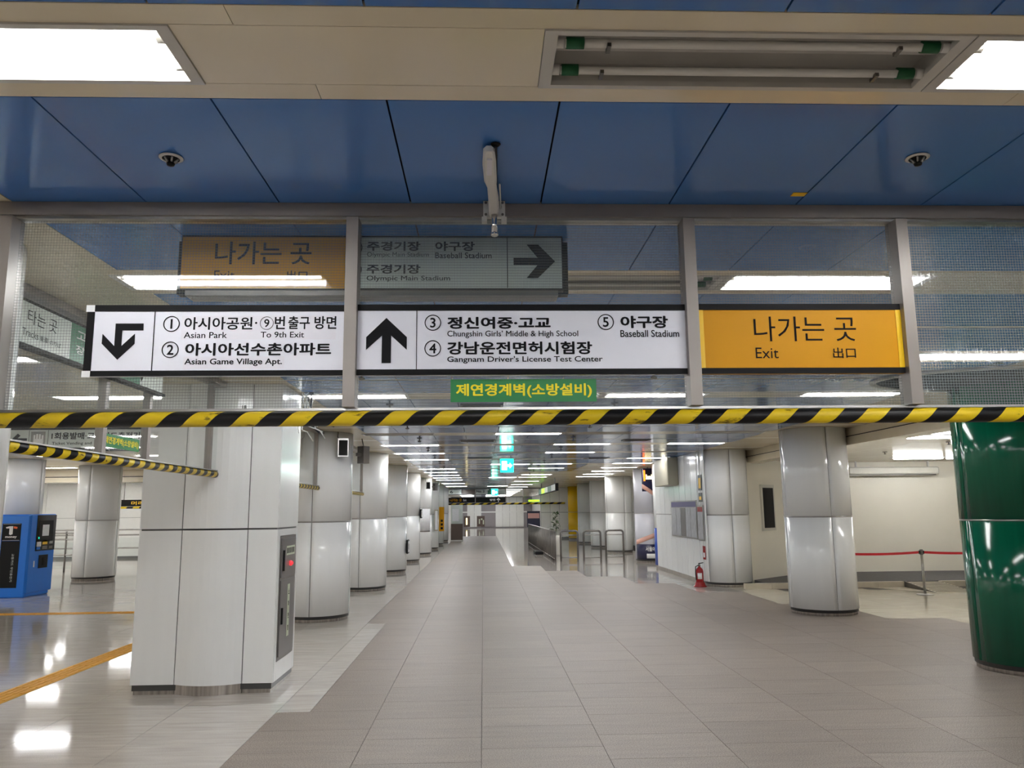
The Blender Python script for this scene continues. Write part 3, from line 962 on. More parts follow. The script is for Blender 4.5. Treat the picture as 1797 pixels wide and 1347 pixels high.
s = thing('glass_sticker', 'green sticker with yellow Korean lettering in the middle of the near curtain', 'sticker', (0.1845, GY - 0.0055, 2.329))
MB().box(-0.3285, 0.3285, 0, 0.002, 0, 0.103).build('sheet', 'sign_green', s)
text('제연경계벽(소방설비)', (-0.304, 0.308, 0.018, 0.083), 'letter_yellow', s, d=-0.0012, bold=0.03)

# ================================================================ HANGING SIGN BEHIND THE NEAR CURTAIN
HY = 3.87
s = thing('hanging_sign', 'dark hanging sign box with orange exit field and right arrow behind the near glass', 'sign', (-0.55, HY, 2.95))
SY2 = HY
MB().box(-1.53, 0.418, HY + 0.002, HY + 0.13, 2.962, 3.244).build('case', 'black', s, True)
MB().box(-1.56, 0.448, HY + 0.05, HY + 0.11, 2.955, 3.235).build('case_back', 'black', s, True)
MB().box(-1.50, 0.39, HY + 0.004, HY + 0.126, 2.935, 2.9615).build('light_trough', 'steel_dark', s, True)
MB().box(-1.527, 0.415, HY - 0.002, HY + 0.0015, 3.2445, 3.2495).build('top_trim', 'black', s, True)
MB().box(-1.523, -0.700, HY - 0.004, HY + 0.0015, 2.970, 3.240).build('exit_panel', 'sign_orange', s, True)
MB().box(-0.696, 0.411, HY - 0.004, HY + 0.0015, 2.972, 3.240).build('direction_panel', 'sign_grey', s, True)
def tx2(st, r, m='ink', bold=0.0):
    text(st, rel(s, r), m, s, d=-0.0055, bold=bold)
tx2('나가는 곳', (-1.357, -0.871, 3.095, 3.215), 'ink_brown', 0.01); tx2('Exit', (-1.356, -1.254, 3.014, 3.062), 'ink_brown'); tx2('出口', (-0.993, -0.888, 3.014, 3.062), 'ink_brown', 0.01)
tx2('주경기장', (-0.590, -0.317, 3.168, 3.218), bold=0.03); tx2('야구장', (-0.242, -0.037, 3.168, 3.218), bold=0.03)
tx2('Olympic Main Stadium', (-0.589, -0.274, 3.130, 3.161)); tx2('Baseball Stadium', (-0.241, 0.049, 3.128, 3.160), bold=0.012)
tx2('주경기장', (-0.590, -0.316, 3.046, 3.096), bold=0.03); tx2('Olympic Main Stadium', (-0.589, -0.164, 3.003, 3.036), bold=0.01)
poly_print(s, [(0.162, 3.131), (0.287, 3.131), (0.231, 3.202), (0.290, 3.202), (0.375, 3.1125), (0.287, 3.025), (0.229, 3.025), (0.286, 3.094), (0.162, 3.094)], y0=HY - 0.004)
MB().box(0.128, 0.132, HY - 0.006, HY - 0.0042, 2.973, 3.239).build('divider', 'ink', s, True)
num(s, '6', -0.654, 3.185, 0.041, y0=HY - 0.004); num(s, '7', -0.655, 3.069, 0.041, y0=HY - 0.004)

# ================================================================ SIDE CURTAINS ALONG THE LEFT ROW
SXC = -2.86
def side_curtain(y0, y1, posts, label, plabel):
    t = thing('smoke_curtain', label, 'glass partition', (SXC, (y0 + y1) / 2, 2.25), 0, 'glass smoke curtains')
    MB().box(SXC - 0.06, SXC + 0.08, y0, y1, 3.195, 3.2485).build('top_rail', 'frame_alu', t, True)
    MB().box(SXC - 0.025, SXC + 0.025, y0, y1, 2.2912, 2.302).build('bottom_rail', 'steel', t, True)
    es = [y0] + posts + [y1]
    for p in posts:
        MB().box(SXC - 0.03, SXC + 0.03, p - 0.03, p + 0.03, 2.3025, 3.194).build('mullion', 'frame_alu', t, True)
    for i in range(len(es) - 1):
        MB().box(SXC - 0.003, SXC + 0.003, es[i] + (0.031 if i else 0), es[i + 1] - (0.031 if i < len(es) - 2 else 0), 2.3025, 3.194).build('glass_pane', 'plain_glass', t, True)
    p = thing('hazard_pipe', plabel, 'pipe', (SXC, (y0 + y1) / 2, PZ), 0, 'striped pipes under the glass curtains')
    L = (y1 - y0) / 2
    MB().tube([(0, -L, 0), (0, L, 0)], 0.034, 18).build('pipe', 'hazard_y', p)
side_curtain(4.43, 8.50, [5.94, 6.72, 8.25], 'glass smoke curtain along the left side from near column to square pillar', 'striped pipe running back to the front of the square pillar')
side_curtain(9.51, 13.75, [11.0, 13.5], 'glass smoke curtain between the square pillar and the speaker column', 'short visible striped pipe ending at the speaker column')
side_curtain(14.92, 18.83, [16.5, 18.6], 'glass smoke curtain between the speaker column and the next round column', 'striped pipe end beyond the speaker column')
s = thing('hanging_sign', 'receding white and green track sign box along the left side curtain', 'sign', (-2.80, 5.7, 2.87))
def sb(y0, y1, z0, z1, d0, d1, name, m):
    return MB().box(d0, d1, y0 - 5.7, y1 - 5.7, z0 - 2.87, z1 - 2.87).build(name, m, s)
sb(4.45, 6.86, 2.875, 3.165, -0.026, -0.002, 'case', 'black')
sb(4.47, 6.84, 2.855, 2.8745, -0.026, 0.035, 'ledge', 'black')
sb(4.46, 5.297, 2.89, 3.145, -0.002, 0.002, 'white_panel', 'sign_grey')
sb(5.30, 6.40, 2.89, 3.145, -0.002, 0.002, 'green_panel', 'sign_dark_green')
sb(6.403, 6.85, 2.89, 3.145, -0.002, 0.002, 'arrow_panel', 'sign_grey')
def st(q, r, m='ink', bold=0.0):
    text(q, (r[0] - 5.7, r[1] - 5.7, r[2] - 2.87, r[3] - 2.87), m, s, '+x', 0.0035, bold)
st('타는 곳', (4.785, 5.12, 3.02, 3.108)); st('Tracks', (4.74, 4.915, 2.935, 2.981)); st('乗車', (4.933, 5.025, 2.934, 2.972)); st('のりば', (5.048, 5.18, 2.936, 2.968))
st('고', (5.37, 5.50, 3.05, 3.106), 'sign_grey', 0.02); st('장', (5.37, 5.49, 2.945, 3.006), 'sign_grey', 0.02)
MB().prism_yz([(0.72, 0.05), (0.80, 0.14), (0.80, 0.22), (0.98, 0.22), (0.98, 0.26), (0.76, 0.26), (0.76, 0.14), (0.70, 0.09)], 0.0022, 0.004).build('arrow', 'ink', s)
MB().lathe([(0.06, 0), (0.06, 0.002)], 20).build('line_disc', 'sign_dark_green', s, loc=(0.0022, 0.78, 0.20)).rotation_euler = (0, PI / 2, 0)
s = thing('glass_sticker', 'green sticker with yellow lettering on the left side curtain', 'sticker', (-2.853, 6.28, 2.355))
MB().box(-0.002, 0, -0.31, 0.31, 0, 0.1).build('sheet', 'sign_green', s)
text('제연경계벽(소방설비)', (-0.29, 0.29, 0.018, 0.082), 'letter_yellow', s, '+x', 0.0012, bold=0.03)

# ================================================================ TICKET SIGN IN THE LEFT HALL
s = thing('hanging_sign', 'white ticket vending sign board with hand pictogram hanging in the left hall', 'sign', (-6.14, 12.0, 2.80))
MB().box(-7.13, -5.14, 12.0, 12.16, 2.80, 3.15).build('case', 'black', s, True)
MB().box(-7.12, -5.15, 11.996, 12.0, 2.845, 3.115).build('panel', 'sign_grey', s, True)
MB().box(-6.9, -6.86, 12.05, 12.1, 3.15, 3.249).build('hanger', 'steel', s, True)
MB().box(-5.4, -5.36, 12.05, 12.1, 3.15, 3.249).build('hanger', 'steel', s, True)
MB().box(-6.805, -6.595, 11.993, 11.9955, 2.88, 3.09).build('pictogram_field', 'steel_dark', s, True)
for i in range(4):
    MB().box(-6.765 + i * 0.04, -6.74 + i * 0.04, 11.990, 11.9925, 2.98, 3.06 - abs(i - 1.4) * 0.015).build('pictogram_finger', 'white_ink', s, True)
MB().box(-6.765, -6.62, 11.990, 11.9925, 2.91, 2.98).build('pictogram_palm', 'white_ink', s, True)
MB().prism_xz([(-7.09, 2.97), (-7.0, 3.06), (-6.96, 3.03), (-7.0, 2.99), (-6.86, 2.99), (-6.86, 2.95), (-7.0, 2.95), (-6.96, 2.91), (-7.0, 2.88)], 11.992, 11.995).build('arrow', 'ink', s, True)
for xd in (-6.835, -6.555):
    MB().box(xd, xd + 0.006, 11.993, 11.9955, 2.85, 3.11).build('divider', 'ink', s, True)
text('1회용발매·교통카드충전기', rel(s, (-6.503, -5.192, 2.970, 3.075)), 'ink', s, d=-0.006, bold=0.03)
text('Ticket Vending and', rel(s, (-6.487, -5.90, 2.877, 2.933)), 'ink', s, d=-0.006, bold=0.012)

# ================================================================ BLUE CHARGING MACHINE
s = thing('charging_machine', 'bright blue transit card charging machine with black screen panel', 'vending machine', (-10.4, 18.62, 0))
MB().bbox(-1.25, -0.02, 0.0, 1.02, 0.0, 1.85, 0.02).build('side_cabinet', 'machine_blue', s)
MB().bbox(-1.2, 0.0, 0.03, 1.10, 0.075, 1.865, 0.02).build('front_cabinet', 'machine_blue', s)
MB().box(-1.1, -0.06, 0.06, 1.05, 0.0, 0.075).build('plinth', 'grey_metal', s)
def mb_(y0, y1, z0, z1, name, m, d0=0.0, d1=0.008, par=None):
    return MB().box(d0, d1, y0, y1, z0, z1).build(name, m, par or s)
sp = mb_(0.27, 1.08, 1.02, 1.845, 'screen_panel', 'black_gloss')
mb_(0.36, 0.96, 1.22, 1.72, 'screen', 'black', 0.008, 0.012, sp)
mb_(0.50, 0.78, 1.36, 1.62, 'paper_notice', 'paper', 0.012, 0.014, sp)
mb_(0.55, 0.75, 1.16, 1.26, 'yellow_label', 'sign_yellow', 0.008, 0.012, sp)
mb_(0.31, 0.45, 1.12, 1.23, 'card_reader', 'paper', 0.008, 0.03, sp)
mb_(0.31, 0.45, 1.05, 1.11, 'card_slot', 'machine_blue', 0.008, 0.02, sp)
mb_(0.54, 0.74, 1.05, 1.13, 'note_slot', 'steel_dark', 0.008, 0.02, sp)
mb_(0.84, 0.98, 1.17, 1.23, 'coin_plate', 'steel', 0.008, 0.014, sp); mb_(0.84, 0.98, 1.06, 1.12, 'coin_plate', 'steel_dark', 0.008, 0.014, sp)
mb_(0.36, 0.40, 1.30, 1.34, 'status_light', 'exit_glow', 0.008, 0.012, sp)
mb_(0.45, 0.82, 0.62, 0.92, 'return_tray', 'black', 0.0, 0.014)
mb_(0.58, 0.66, 0.68, 0.86, 'tray_flap', 'black_gloss', 0.014, 0.02)
mb_(0.25, 0.29, 0.66, 0.80, 'side_label', 'paper', 0.0, 0.004)
# side face print (faces the camera)
MB().box(-0.62, -0.20, -0.006, -0.0005, 1.27, 1.66).build('logo_plate', 'black', s)
MB().box(-0.60, -0.22, -0.0075, -0.0062, 1.645, 1.65).build('logo_border', 'white_ink', s)
MB().box(-0.60, -0.22, -0.0075, -0.0062, 1.28, 1.285).build('logo_border', 'white_ink', s)
MB().prism_xz([(-0.54, 1.58), (-0.46, 1.60), (-0.38, 1.60), (-0.38, 1.42), (-0.43, 1.40), (-0.46, 1.42), (-0.46, 1.55), (-0.53, 1.55)], -0.0075, -0.0062).build('logo_t', 'white_ink', s)
MB().prism_xz([(-0.365, 1.60), (-0.28, 1.58), (-0.29, 1.54), (-0.365, 1.55)], -0.0075, -0.0062).build('logo_dash', 'logo_orange', s)
text('money', (-0.54, -0.28, 1.32, 1.375), 'white_ink', s, d=-0.0075, bold=0.03)
MB().box(-0.62, -0.20, -0.006, -0.0005, 0.22, 1.265).build('dark_stripe', 'black', s)
me = text_shape('교통카드 무인충전기', 0.0)
vs, fs, _ = me
mbt = MB().add([(-0.36 + 0.055 * v, -0.0072, 0.98 - 0.62 * u) for u, v, q in vs], fs)
mbt.build('lettering', 'sign_grey', s)

# ================================================================ TACTILE STRIPS
bars = MB().box(-0.148, 0.148, -0.148, 0.148, 0.0005, 0.004)
for i in range(4):
    x = -0.105 + i * 0.07
    bars.box(x - 0.016, x + 0.016, -0.135, 0.135, 0.004, 0.008)
TM = bars.mesh('tactile_tile', 'tactile')
s = thing('tactile_strip', 'yellow tactile guide strip running away beside the square pillar', 'tactile paving', (-4.95, 5.0, 0), 0, 'yellow tactile strips')
for i in range(35):
    mesh_obj('tactile_tile', TM, s, (0, i * 0.3, 0))
s = thing('tactile_strip', 'yellow tactile guide strip crossing the left hall near the blue machine', 'tactile paving', (-5.25, 15.6, 0), 0, 'yellow tactile strips')
for i in range(30):
    mesh_obj('tactile_tile', TM, s, (-i * 0.3, 0, 0), PI / 2)

# ================================================================ CEILING FITTINGS
def sprinkler(x, y, label):
    o = thing('sprinkler', label, 'sprinkler', (x, y, CEIL), 0, 'ceiling sprinklers')
    mb = MB()
    n = 24
    mb.lathe([(0.034, -0.0005), (0.046, -0.003), (0.046, -0.006), (0.034, -0.008)], n)
    mb.build('escutcheon', 'white_paint', o)
    MB().lathe([(0.033, -0.009), (0.033, -0.0095)], n).build('cup', 'black', o)
    for q in range(6):
        a = q * PI / 3
        c, d = math.cos(a), math.sin(a)
        MB().tube([(0.030 * c, 0.030 * d, -0.010), (0.014 * c, 0.014 * d, -0.024)], 0.004, 6).build('fin', 'steel', o)
    MB().lathe([(0.006, -0.0096), (0.006, -0.026), (0.016, -0.028), (0.014, -0.036), (0.004, -0.038)], 16).build('deflector', 'black', o)
sprinkler(-1.235, 2.97, 'round sprinkler head with white ring in the blue ceiling, left')
sprinkler(1.77, 2.925, 'round sprinkler head with white ring in the blue ceiling, right')
sp_lab = 0
for k in range(2, 12):
    for x in (-1.235, 1.77):
        o = thing('sprinkler', 'small dark sprinkler head %s of the corridor middle, behind the %s light strip' % ('left' if x < 0 else 'right', ORD[k + 1]), 'sprinkler', (x, S0 + k * SP + 1.0, CEIL), 0, 'far ceiling sprinklers')
        MB().lathe([(0.05, -0.001), (0.05, -0.01), (0.012, -0.012), (0.012, -0.05), (0.035, -0.055), (0.03, -0.075), (0.005, -0.08)], 12).build('head', 'steel_dark', o)
tag(MB().box(1.405, 1.468, 3.29, 3.328, CEIL - 0.0025, CEIL - 0.0002).build('ceiling_sticker', 'sign_yellow'), 'tiny yellow sticker on the blue ceiling above the near curtain', 'sticker')
for i, (x0, x1, y) in enumerate(((-0.27, 0.24, 10.55), (-0.45, 0.22, 15.9), (2.91, 3.41, 16.0), (2.93, 3.45, 21.6), (-0.4, 0.22, 21.2), (-0.4, 0.22, 28.0))):
    o = thing('ceiling_vent', ['dark slotted ceiling vent just behind the green sticker', 'dark ceiling vent in the corridor middle, second from the camera', 'dark ceiling vent on the right, the nearer one',
              'dark ceiling vent on the right, the farther one', 'dark ceiling vent in the corridor middle, third from the camera', 'dark ceiling vent in the corridor middle, fourth from the camera'][i], 'vent', ((x0 + x1) / 2, y, CEIL), 0, 'ceiling vents')
    hw = (x1 - x0) / 2
    MB().box(-hw, hw, -0.16, 0.16, -0.004, -0.0005).build('backing', 'vent_dark', o)
    f = MB(); f.box(-hw - 0.03, hw + 0.03, -0.19, -0.16, -0.012, -0.0005); f.box(-hw - 0.03, hw + 0.03, 0.16, 0.19, -0.012, -0.0005)
    f.box(-hw - 0.03, -hw, -0.16, 0.16, -0.012, -0.0005); f.box(hw, hw + 0.03, -0.16, 0.16, -0.012, -0.0005)
    f.build('frame', 'steel_dark', o)
    for q in range(4):
        MB().box(-hw, hw, -0.11 + q * 0.07, -0.095 + q * 0.07, -0.010, -0.0042).build('slat', 'steel_dark', o)
# oval ceiling recess by the green column, its shade a flat dark sheet
o = thing('ceiling_recess', 'dark oval recess with pale rim in the ceiling by the green column', 'ceiling recess', (6.2, 8.5, CEIL))
n = 48
a0, b0 = 1.80, 0.90
def oval(a, b, z):
    return [(a * math.cos(2 * PI * i / n), b * math.sin(2 * PI * i / n), z) for i in range(n)]
MB().add(oval(a0 - 0.05, b0 - 0.04, -0.003) + oval(a0 - 0.05, b0 - 0.04, -0.0005), [tuple(range(n - 1, -1, -1)), tuple(range(n, 2 * n))] + [(i, (i + 1) % n, (i + 1) % n + n, i + n) for i in range(n)]).build('recess_panel', 'recess_shade', o)
rv = oval(a0, b0, -0.0005) + oval(a0, b0, -0.02) + oval(a0 - 0.06, b0 - 0.045, -0.02) + oval(a0 - 0.06, b0 - 0.045, -0.0005)
rf = []
for i in range(n):
    j = (i + 1) % n
    for q in range(3):
        rf.append((q * n + j, q * n + i, (q + 1) * n + i, (q + 1) * n + j))
MB().add(rv, rf, True).build('rim', 'joint_strip', o)

# white bracket arm on the near curtain's top rail
o = thing('bracket_arm', 'white bracket arm with chrome tube on the top rail of the near curtain', 'bracket', (0.056, 3.43, 3.16))
A = []
MB().box(-0.050, 0.050, -0.032, -0.0255 + 0.0255 - 0.001, 0.012, 0.088).build('mount_plate', 'white_paint', o)
for bx in (-0.038, 0.038):
    for bz in (0.022, 0.078):
        MB().lathe([(0.006, 0), (0.006, 0.004)], 10).build('bolt', 'steel_dark', o, loc=(bx, -0.033, bz)).rotation_euler = (PI / 2, 0, 0)
for sx in (-1, 1):
    MB().box(sx * 0.045 - 0.012, sx * 0.045 + 0.012, -0.036, -0.002, -0.012, 0.0115).build('clamp_foot', 'white_paint', o)
# arm: sections along Y towards the camera (x half width, y, z bottom, z top)
secs = [(-0.002, 0.022, -0.033, 0.010, 0.058), (-0.004, 0.023, -0.16, 0.022, 0.062), (-0.014, 0.019, -0.30, 0.030, 0.066), (-0.020, 0.026, -0.36, 0.030, 0.068), (-0.026, 0.027, -0.50, 0.036, 0.072), (-0.028, 0.022, -0.60, 0.044, 0.074), (-0.028, 0.014, -0.615, 0.048, 0.072)]
vs = []; fs = []
for cx, hw, y, z0, z1 in secs:
    ch = hw * 0.35
    vs += [(cx - hw + ch, y, z0), (cx + hw - ch, y, z0), (cx + hw, y, z0 + ch), (cx + hw, y, z1 - ch), (cx + hw - ch, y, z1), (cx - hw + ch, y, z1), (cx - hw, y, z1 - ch), (cx - hw, y, z0 + ch)]
for i in range(len(secs) - 1):
    for k in range(8):
        a = i * 8 + k; b = i * 8 + (k + 1) % 8
        fs.append((a, b, b + 8, a + 8))
fs.append(tuple(range(7, -1, -1))); fs.append(tuple(range(len(vs) - 8, len(vs))))
MB().add(vs, fs).build('arm', 'white_paint', o)
MB().box(-0.036, -0.016, -0.57, -0.40, 0.033, 0.0405).build('arm_label', 'sign_patch', o)
MB().tube([(0.006, -0.06, 0.075), (-0.004, -0.60, 0.078)], 0.008, 8).build('rod', 'cable_dark', o)
MB().lathe([(0.014, 0), (0.02, 0.006), (0.008, 0.012)], 12).build('rod_knob', 'black', o, loc=(-0.002, -0.60, 0.0785))
MB().tube([(0.0, -0.055, 0.012), (0.0, -0.055, -0.074)], 0.0135, 16).build('chrome_tube', 'chrome', o)
MB().lathe([(0.014, 0), (0.0185, -0.003), (0.0185, -0.010), (0.012, -0.014)], 16).build('tube_end', 'chrome', o, loc=(0, -0.055, -0.0745))
MB().tube([(0.02, -0.28, 0.06), (0.026, -0.12, 0.062), (0.03, -0.04, 0.05)], 0.004, 6).build('cable', 'cable_white', o)

# loose cable bundle by the square pillar
o = thing('cable_bundle', 'loose white and dark cables dangling from the ceiling beside the square pillar', 'cable', (-2.1, 9.3, CEIL))
rnd = random.Random(3)
for i in range(7):
    x, y = rnd.uniform(-0.08, 0.12), rnd.uniform(-0.1, 0.1)
    L = rnd.uniform(0.30, 0.62)
    dx = rnd.uniform(-0.1, 0.35)
    pts = [(0.02 * i - 0.06, y * 0.4, -0.002), (x * 0.5, y, -L * 0.4), (x, y, -L * 0.75), (x + dx * 0.5, y, -L * 0.80), (x + dx, y, -L * rnd.uniform(0.8, 1.05))]
    MB().tube(pts, 0.008 if i < 5 else 0.016, 6).build('cable', 'cable_white' if i < 5 else 'cable_dark', o)

# wall speakers on the columns
def speaker(x, y, z, rz, label, dark=False):
    o = thing('wall_speaker', label, 'speaker', (x, y, z), rz, 'speakers on the columns')
    m = 'steel_dark' if dark else 'steel'
    sh = MB()
    sh.prism([(-0.09, -0.09), (0.09, -0.09), (0.075, 0.06), (-0.075, 0.06)], -0.16, 0.16)
    sh.build('shell', m, o)
    MB().box(-0.076, 0.076, -0.100, -0.0905, -0.138, 0.128).build('grille', 'black', o)
    MB().box(-0.03, 0.03, 0.061, 0.16, -0.03, 0.03).build('bracket', 'steel_dark', o)
    MB().tube([(-0.06, 0.05, 0.16), (-0.08, 0.09, 0.20), (-0.07, 0.11, 0.29)], 0.008, 6).build('cable', 'cable_dark', o)
    return o
speaker(-2.46, 13.80, 2.955, 0.28, 'silver speaker with black grille facing the camera on the left row column')
speaker(-2.26, 14.78, 2.90, 2.6, 'dark speaker facing away behind the left row column', True)
speaker(-2.36, 33.72, 2.92, 0.28, 'far speaker facing the camera on the notice column')
speaker(-2.15, 35.1, 2.90, 2.6, 'far speaker facing away behind the notice column', True)

# ================================================================ EXIT LIGHTS
def exit_light(x, y, z0, label, hang):
    o = thing('exit_light', label, 'exit light', (x, y, z0), 0, 'green exit lights')
    MB().box(-0.17, 0.17, 0, 0.06, 0, 0.34).build('lamp_box', 'exit_glow', o)
    MB().box(-0.13, 0.0, -0.004, -0.0005, 0.06, 0.28).build('door_print', 'exit_white', o)
    MB().prism_xz([(0.01, 0.20), (0.07, 0.20), (0.07, 0.24), (0.14, 0.17), (0.07, 0.10), (0.07, 0.14), (0.01, 0.14)], -0.004, -0.0005).build('arrow_print', 'exit_white', o)
    MB().box(-0.19, 0.19, -0.01, 0.07, 0.341, 0.365).build('top_cap', 'white_paint', o)
    for sx in (-0.1, 0.1):
        MB().tube([(sx, 0.03, 0.365), (sx, 0.03, CEIL - z0 - 0.001)], 0.008, 6).build('hanger', 'steel', o)
    MB().box(-0.25, 0.25, -0.02, 0.08, CEIL - z0 - 0.02, CEIL - z0 - 0.001).build('ceiling_plate', 'white_paint', o)
exit_light(0.61, 20.0, 2.80, 'bright turquoise exit light in the corridor, the nearer one', 0.1)
exit_light(0.58, 40.0, 2.57, 'turquoise exit light in front of the far curtain', 0.3)

# ================================================================ FAR GLASS CURTAIN
FY = 50.5
t = thing('smoke_curtain', 'far glass smoke curtain with black signs deep in the corridor', 'glass partition', (0, FY, 2.25), 0, 'glass smoke curtains')
MB().box(-3.0, 3.7, FY - 0.06, FY + 0.06, 3.18, 3.2485).build('top_rail', 'steel_dark', t, True)
for x in (-2.75, -0.5, 1.45, 2.55):
    MB().box(x - 0.03, x + 0.03, FY - 0.05, FY + 0.05, 2.32, 3.18).build('mullion', 'frame_alu', t, True)
MB().box(-3.0, 3.7, FY - 0.004, FY + 0.004, 2.32, 3.18).build('glass_pane', 'plain_glass', t, True)
o = thing('hazard_pipe', 'thin looking striped pipe under the far glass curtain', 'pipe', (0, FY, PZ), 0, 'striped pipes under the glass curtains')
MB().tube([(-3.0, 0, 0), (5.25, 0, 0)], 0.06, 12).build('pipe', stripe_mat('hazard_far', 0.5, 0).name, o)
for i, (x0, x1, lab) in enumerate(((-2.7, -0.53, 'black sign with orange lettering on the far curtain, left half'), (-0.47, 1.42, 'black sign with white arrow on the far curtain, right half'))):
    o = thing('direction_sign', lab, 'sign', ((x0 + x1) / 2, FY - 0.1, 2.33), 0, 'black signs on the far curtain')
    hw = (x1 - x0) / 2
    MB().box(-hw, hw, 0, 0.04, 0, 0.33).build('board', 'black', o)
    if i == 0:
        text('나가는 곳', (-0.5, 0.25, 0.08, 0.27), 'sign_orange', o, d=-0.004, bold=0.03)
        text('Exit', (0.35, 0.55, 0.10, 0.24), 'white_ink', o, d=-0.004, bold=0.02)
    else:
        text('방면', (-0.05, 0.3, 0.1, 0.24), 'white_ink', o, d=-0.004, bold=0.03)
        MB().prism_xz([(0.5, 0.30), (0.62, 0.18), (0.58, 0.14), (0.525, 0.2), (0.525, 0.04), (0.475, 0.04), (0.475, 0.2), (0.42, 0.14), (0.38, 0.18)], -0.006, -0.001).build('arrow', 'white_ink', o)
o = thing('hanging_sign', 'long grey and green hanging sign just behind the far curtain', 'sign', (-0.45, 52.5, 2.88))
MB().box(-1.9, 2.0, 0, 0.15, 0, 0.37).build('case', 'black', o)
for x0, x1, m in ((-1.87, -1.0, 'sign_grey'), (-0.98, -0.1, 'brown'), (-0.08, 0.75, 'sign_grey'), (0.77, 1.4, 'sign_dark_green'), (1.42, 1.97, 'sign_grey')):
    MB().box(x0, x1, -0.01, -0.0005, 0.03, 0.34).build('panel', m, o)
text('6', (-1.75, -1.55, 0.1, 0.28), 'ink', o, d=-0.013, bold=0.03)
text('No. 2', (0.0, 0.55, 0.14, 0.3), 'ink', o, d=-0.013, bold=0.03)
for sx in (-1.5, 1.5):
    MB().box(sx - 0.02, sx + 0.02, 0.05, 0.09, 0.37, CEIL - 2.881).build('hanger', 'steel_dark', o)
o = tag(MB().box(2.9, 3.6, 50.478, 50.494, 2.36, 2.48).build('glass_sticker', 'lime'), 'bright lime green sticker on the far curtain', 'sticker')  # sticker is no lamp; its brightness is emission in the colour

# ================================================================ RIGHT SIDE BOOTH WALL
# panelled booth wall between the extinguisher column and the blue end
bw = thing('booth_wall', 'white panelled booth wall with posters on the right of the corridor', 'wall panel', (5.36, 19.4, 0))
MB().box(5.375, 5.50, 19.55, 24.4, 0.02, CEIL - 0.003).build('core', 'column_core', bw, True)
for i in range(8):
    y0 = 19.56 + i * 0.60; y1 = min(y0 + 0.582, 24.4)
    for z0, z1 in ((0.12, 1.668), (1.69, CEIL - 0.004)):
        MB().box(5.355, 5.374, y0, y1, z0, z1).build('panel', 'enamel', bw, True)
MB().box(5.36, 5.374, 19.55, 24.4, 0.0, 0.118).build('skirting', 'skirting_steel', bw, True)
MB().box(5.36, 5.374, 19.55, 24.4, 1.67, 1.688).build('seam_band', 'steel_dark', bw, True)
# blue printed rounded end
be = MB().sector(0.28, 0.30, PI * 0.5, PI * 1.5, 0.12, CEIL - 0.004, 14)
bo = thing('booth_end', 'rounded end of the booth wall, white above and printed blue below', 'wall panel', (5.66, 24.72, 0))
MB().sector(0.28, 0.30, PI * 0.5, PI * 1.5, 0.12, 1.25, 14).build('blue_panel', 'blue_print', bo)
MB().sector(0.28, 0.30, PI * 0.5, PI * 1.5, 1.25, CEIL - 0.004, 14).build('upper_panel', 'enamel', bo)
MB().sector(0.26, 0.28, PI * 0.5, PI * 1.5, 0.0, 0.12, 14).build('skirting', 'skirting_steel', bo)
MB().box(5.38, 7.29, 24.41, 24.45, 0, 3.2).shift((-5.66, -24.72, 0)).build('closing_panel', 'enamel', bo)
# poster board with five posters
o = thing('poster_board', 'framed board with five silver posters under a purple header on the booth wall', 'poster', (5.352, 19.62, 1.08))
MB().box(-0.02, 0, 0, 2.65, 0, 0.97).build('frame', 'steel', o)
MB().box(-0.024, -0.0205, 0.04, 2.61, 0.80, 0.94).build('header', 'purple', o)
for i in range(5):
    MB().box(-0.024, -0.0205, 0.07 + i * 0.51, 0.55 + i * 0.51, 0.04, 0.78).build('poster_sheet', 'silver_print' if i != 2 else 'grey_metal', o)
o = thing('poster_board', 'narrow notice with red heading beside the five poster board', 'poster', (5.352, 19.56, 1.06))
o.location = (5.352, 19.05, 1.06)
MB().box(-0.02, 0.0, 0, 0.5, 0, 0.86).build('frame', 'steel', o)
MB().box(-0.024, -0.0205, 0.03, 0.47, 0.70, 0.82).build('heading', 'red_paint', o)
MB().box(-0.024, -0.0205, 0.03, 0.47, 0.04, 0.69).build('sheet', 'silver_print', o)
MB().box(5.365, 5.39, 18.95, 19.54, 0.12, CEIL - 0.004).shift((-5.36, -19.4, 0)).build('end_panel', 'enamel', bw)
for i, (z0, z1, lab) in enumerate(((2.28, 2.66, 'small dark sign with yellow pictogram, the upper of two on the booth wall'), (2.0, 2.22, 'small dark sign with yellow mark, the lower of two on the booth wall'))):
    o = thing('safety_sign', lab, 'sign', (5.355, 19.1, z0), 0, 'small signs on the booth wall')
    MB().box(-0.012, 0, 0, 0.30, 0, z1 - z0).build('plate', 'sign_olive', o)
    MB().box(-0.015, -0.0122, 0.06, 0.24, 0.05, (z1 - z0) * (0.8 if i == 0 else 0.6)).build('pictogram', 'sign_yellow', o)
o = thing('safety_sign', 'small red extinguisher sign low on the booth wall', 'sign', (5.355, 19.05, 0.62))
MB().box(-0.006, 0, 0, 0.22, 0, 0.32).build('plate', 'red_paint', o)
MB().box(-0.008, -0.0062, 0.05, 0.17, 0.05, 0.16).build('print', 'white_ink', o)
o = thing('wall_box', 'beige metal box hanging under the ceiling on the booth wall', 'box', (5.06, 21.35, 2.48))
MB().bbox(0, 0.29, 0, 1.7, 0, 0.76, 0.015).build('body', 'beige_box', o)
MB().box(-0.004, -0.0005, 0.05, 1.65, 0.05, 0.71).build('cover', 'beige_box', o)
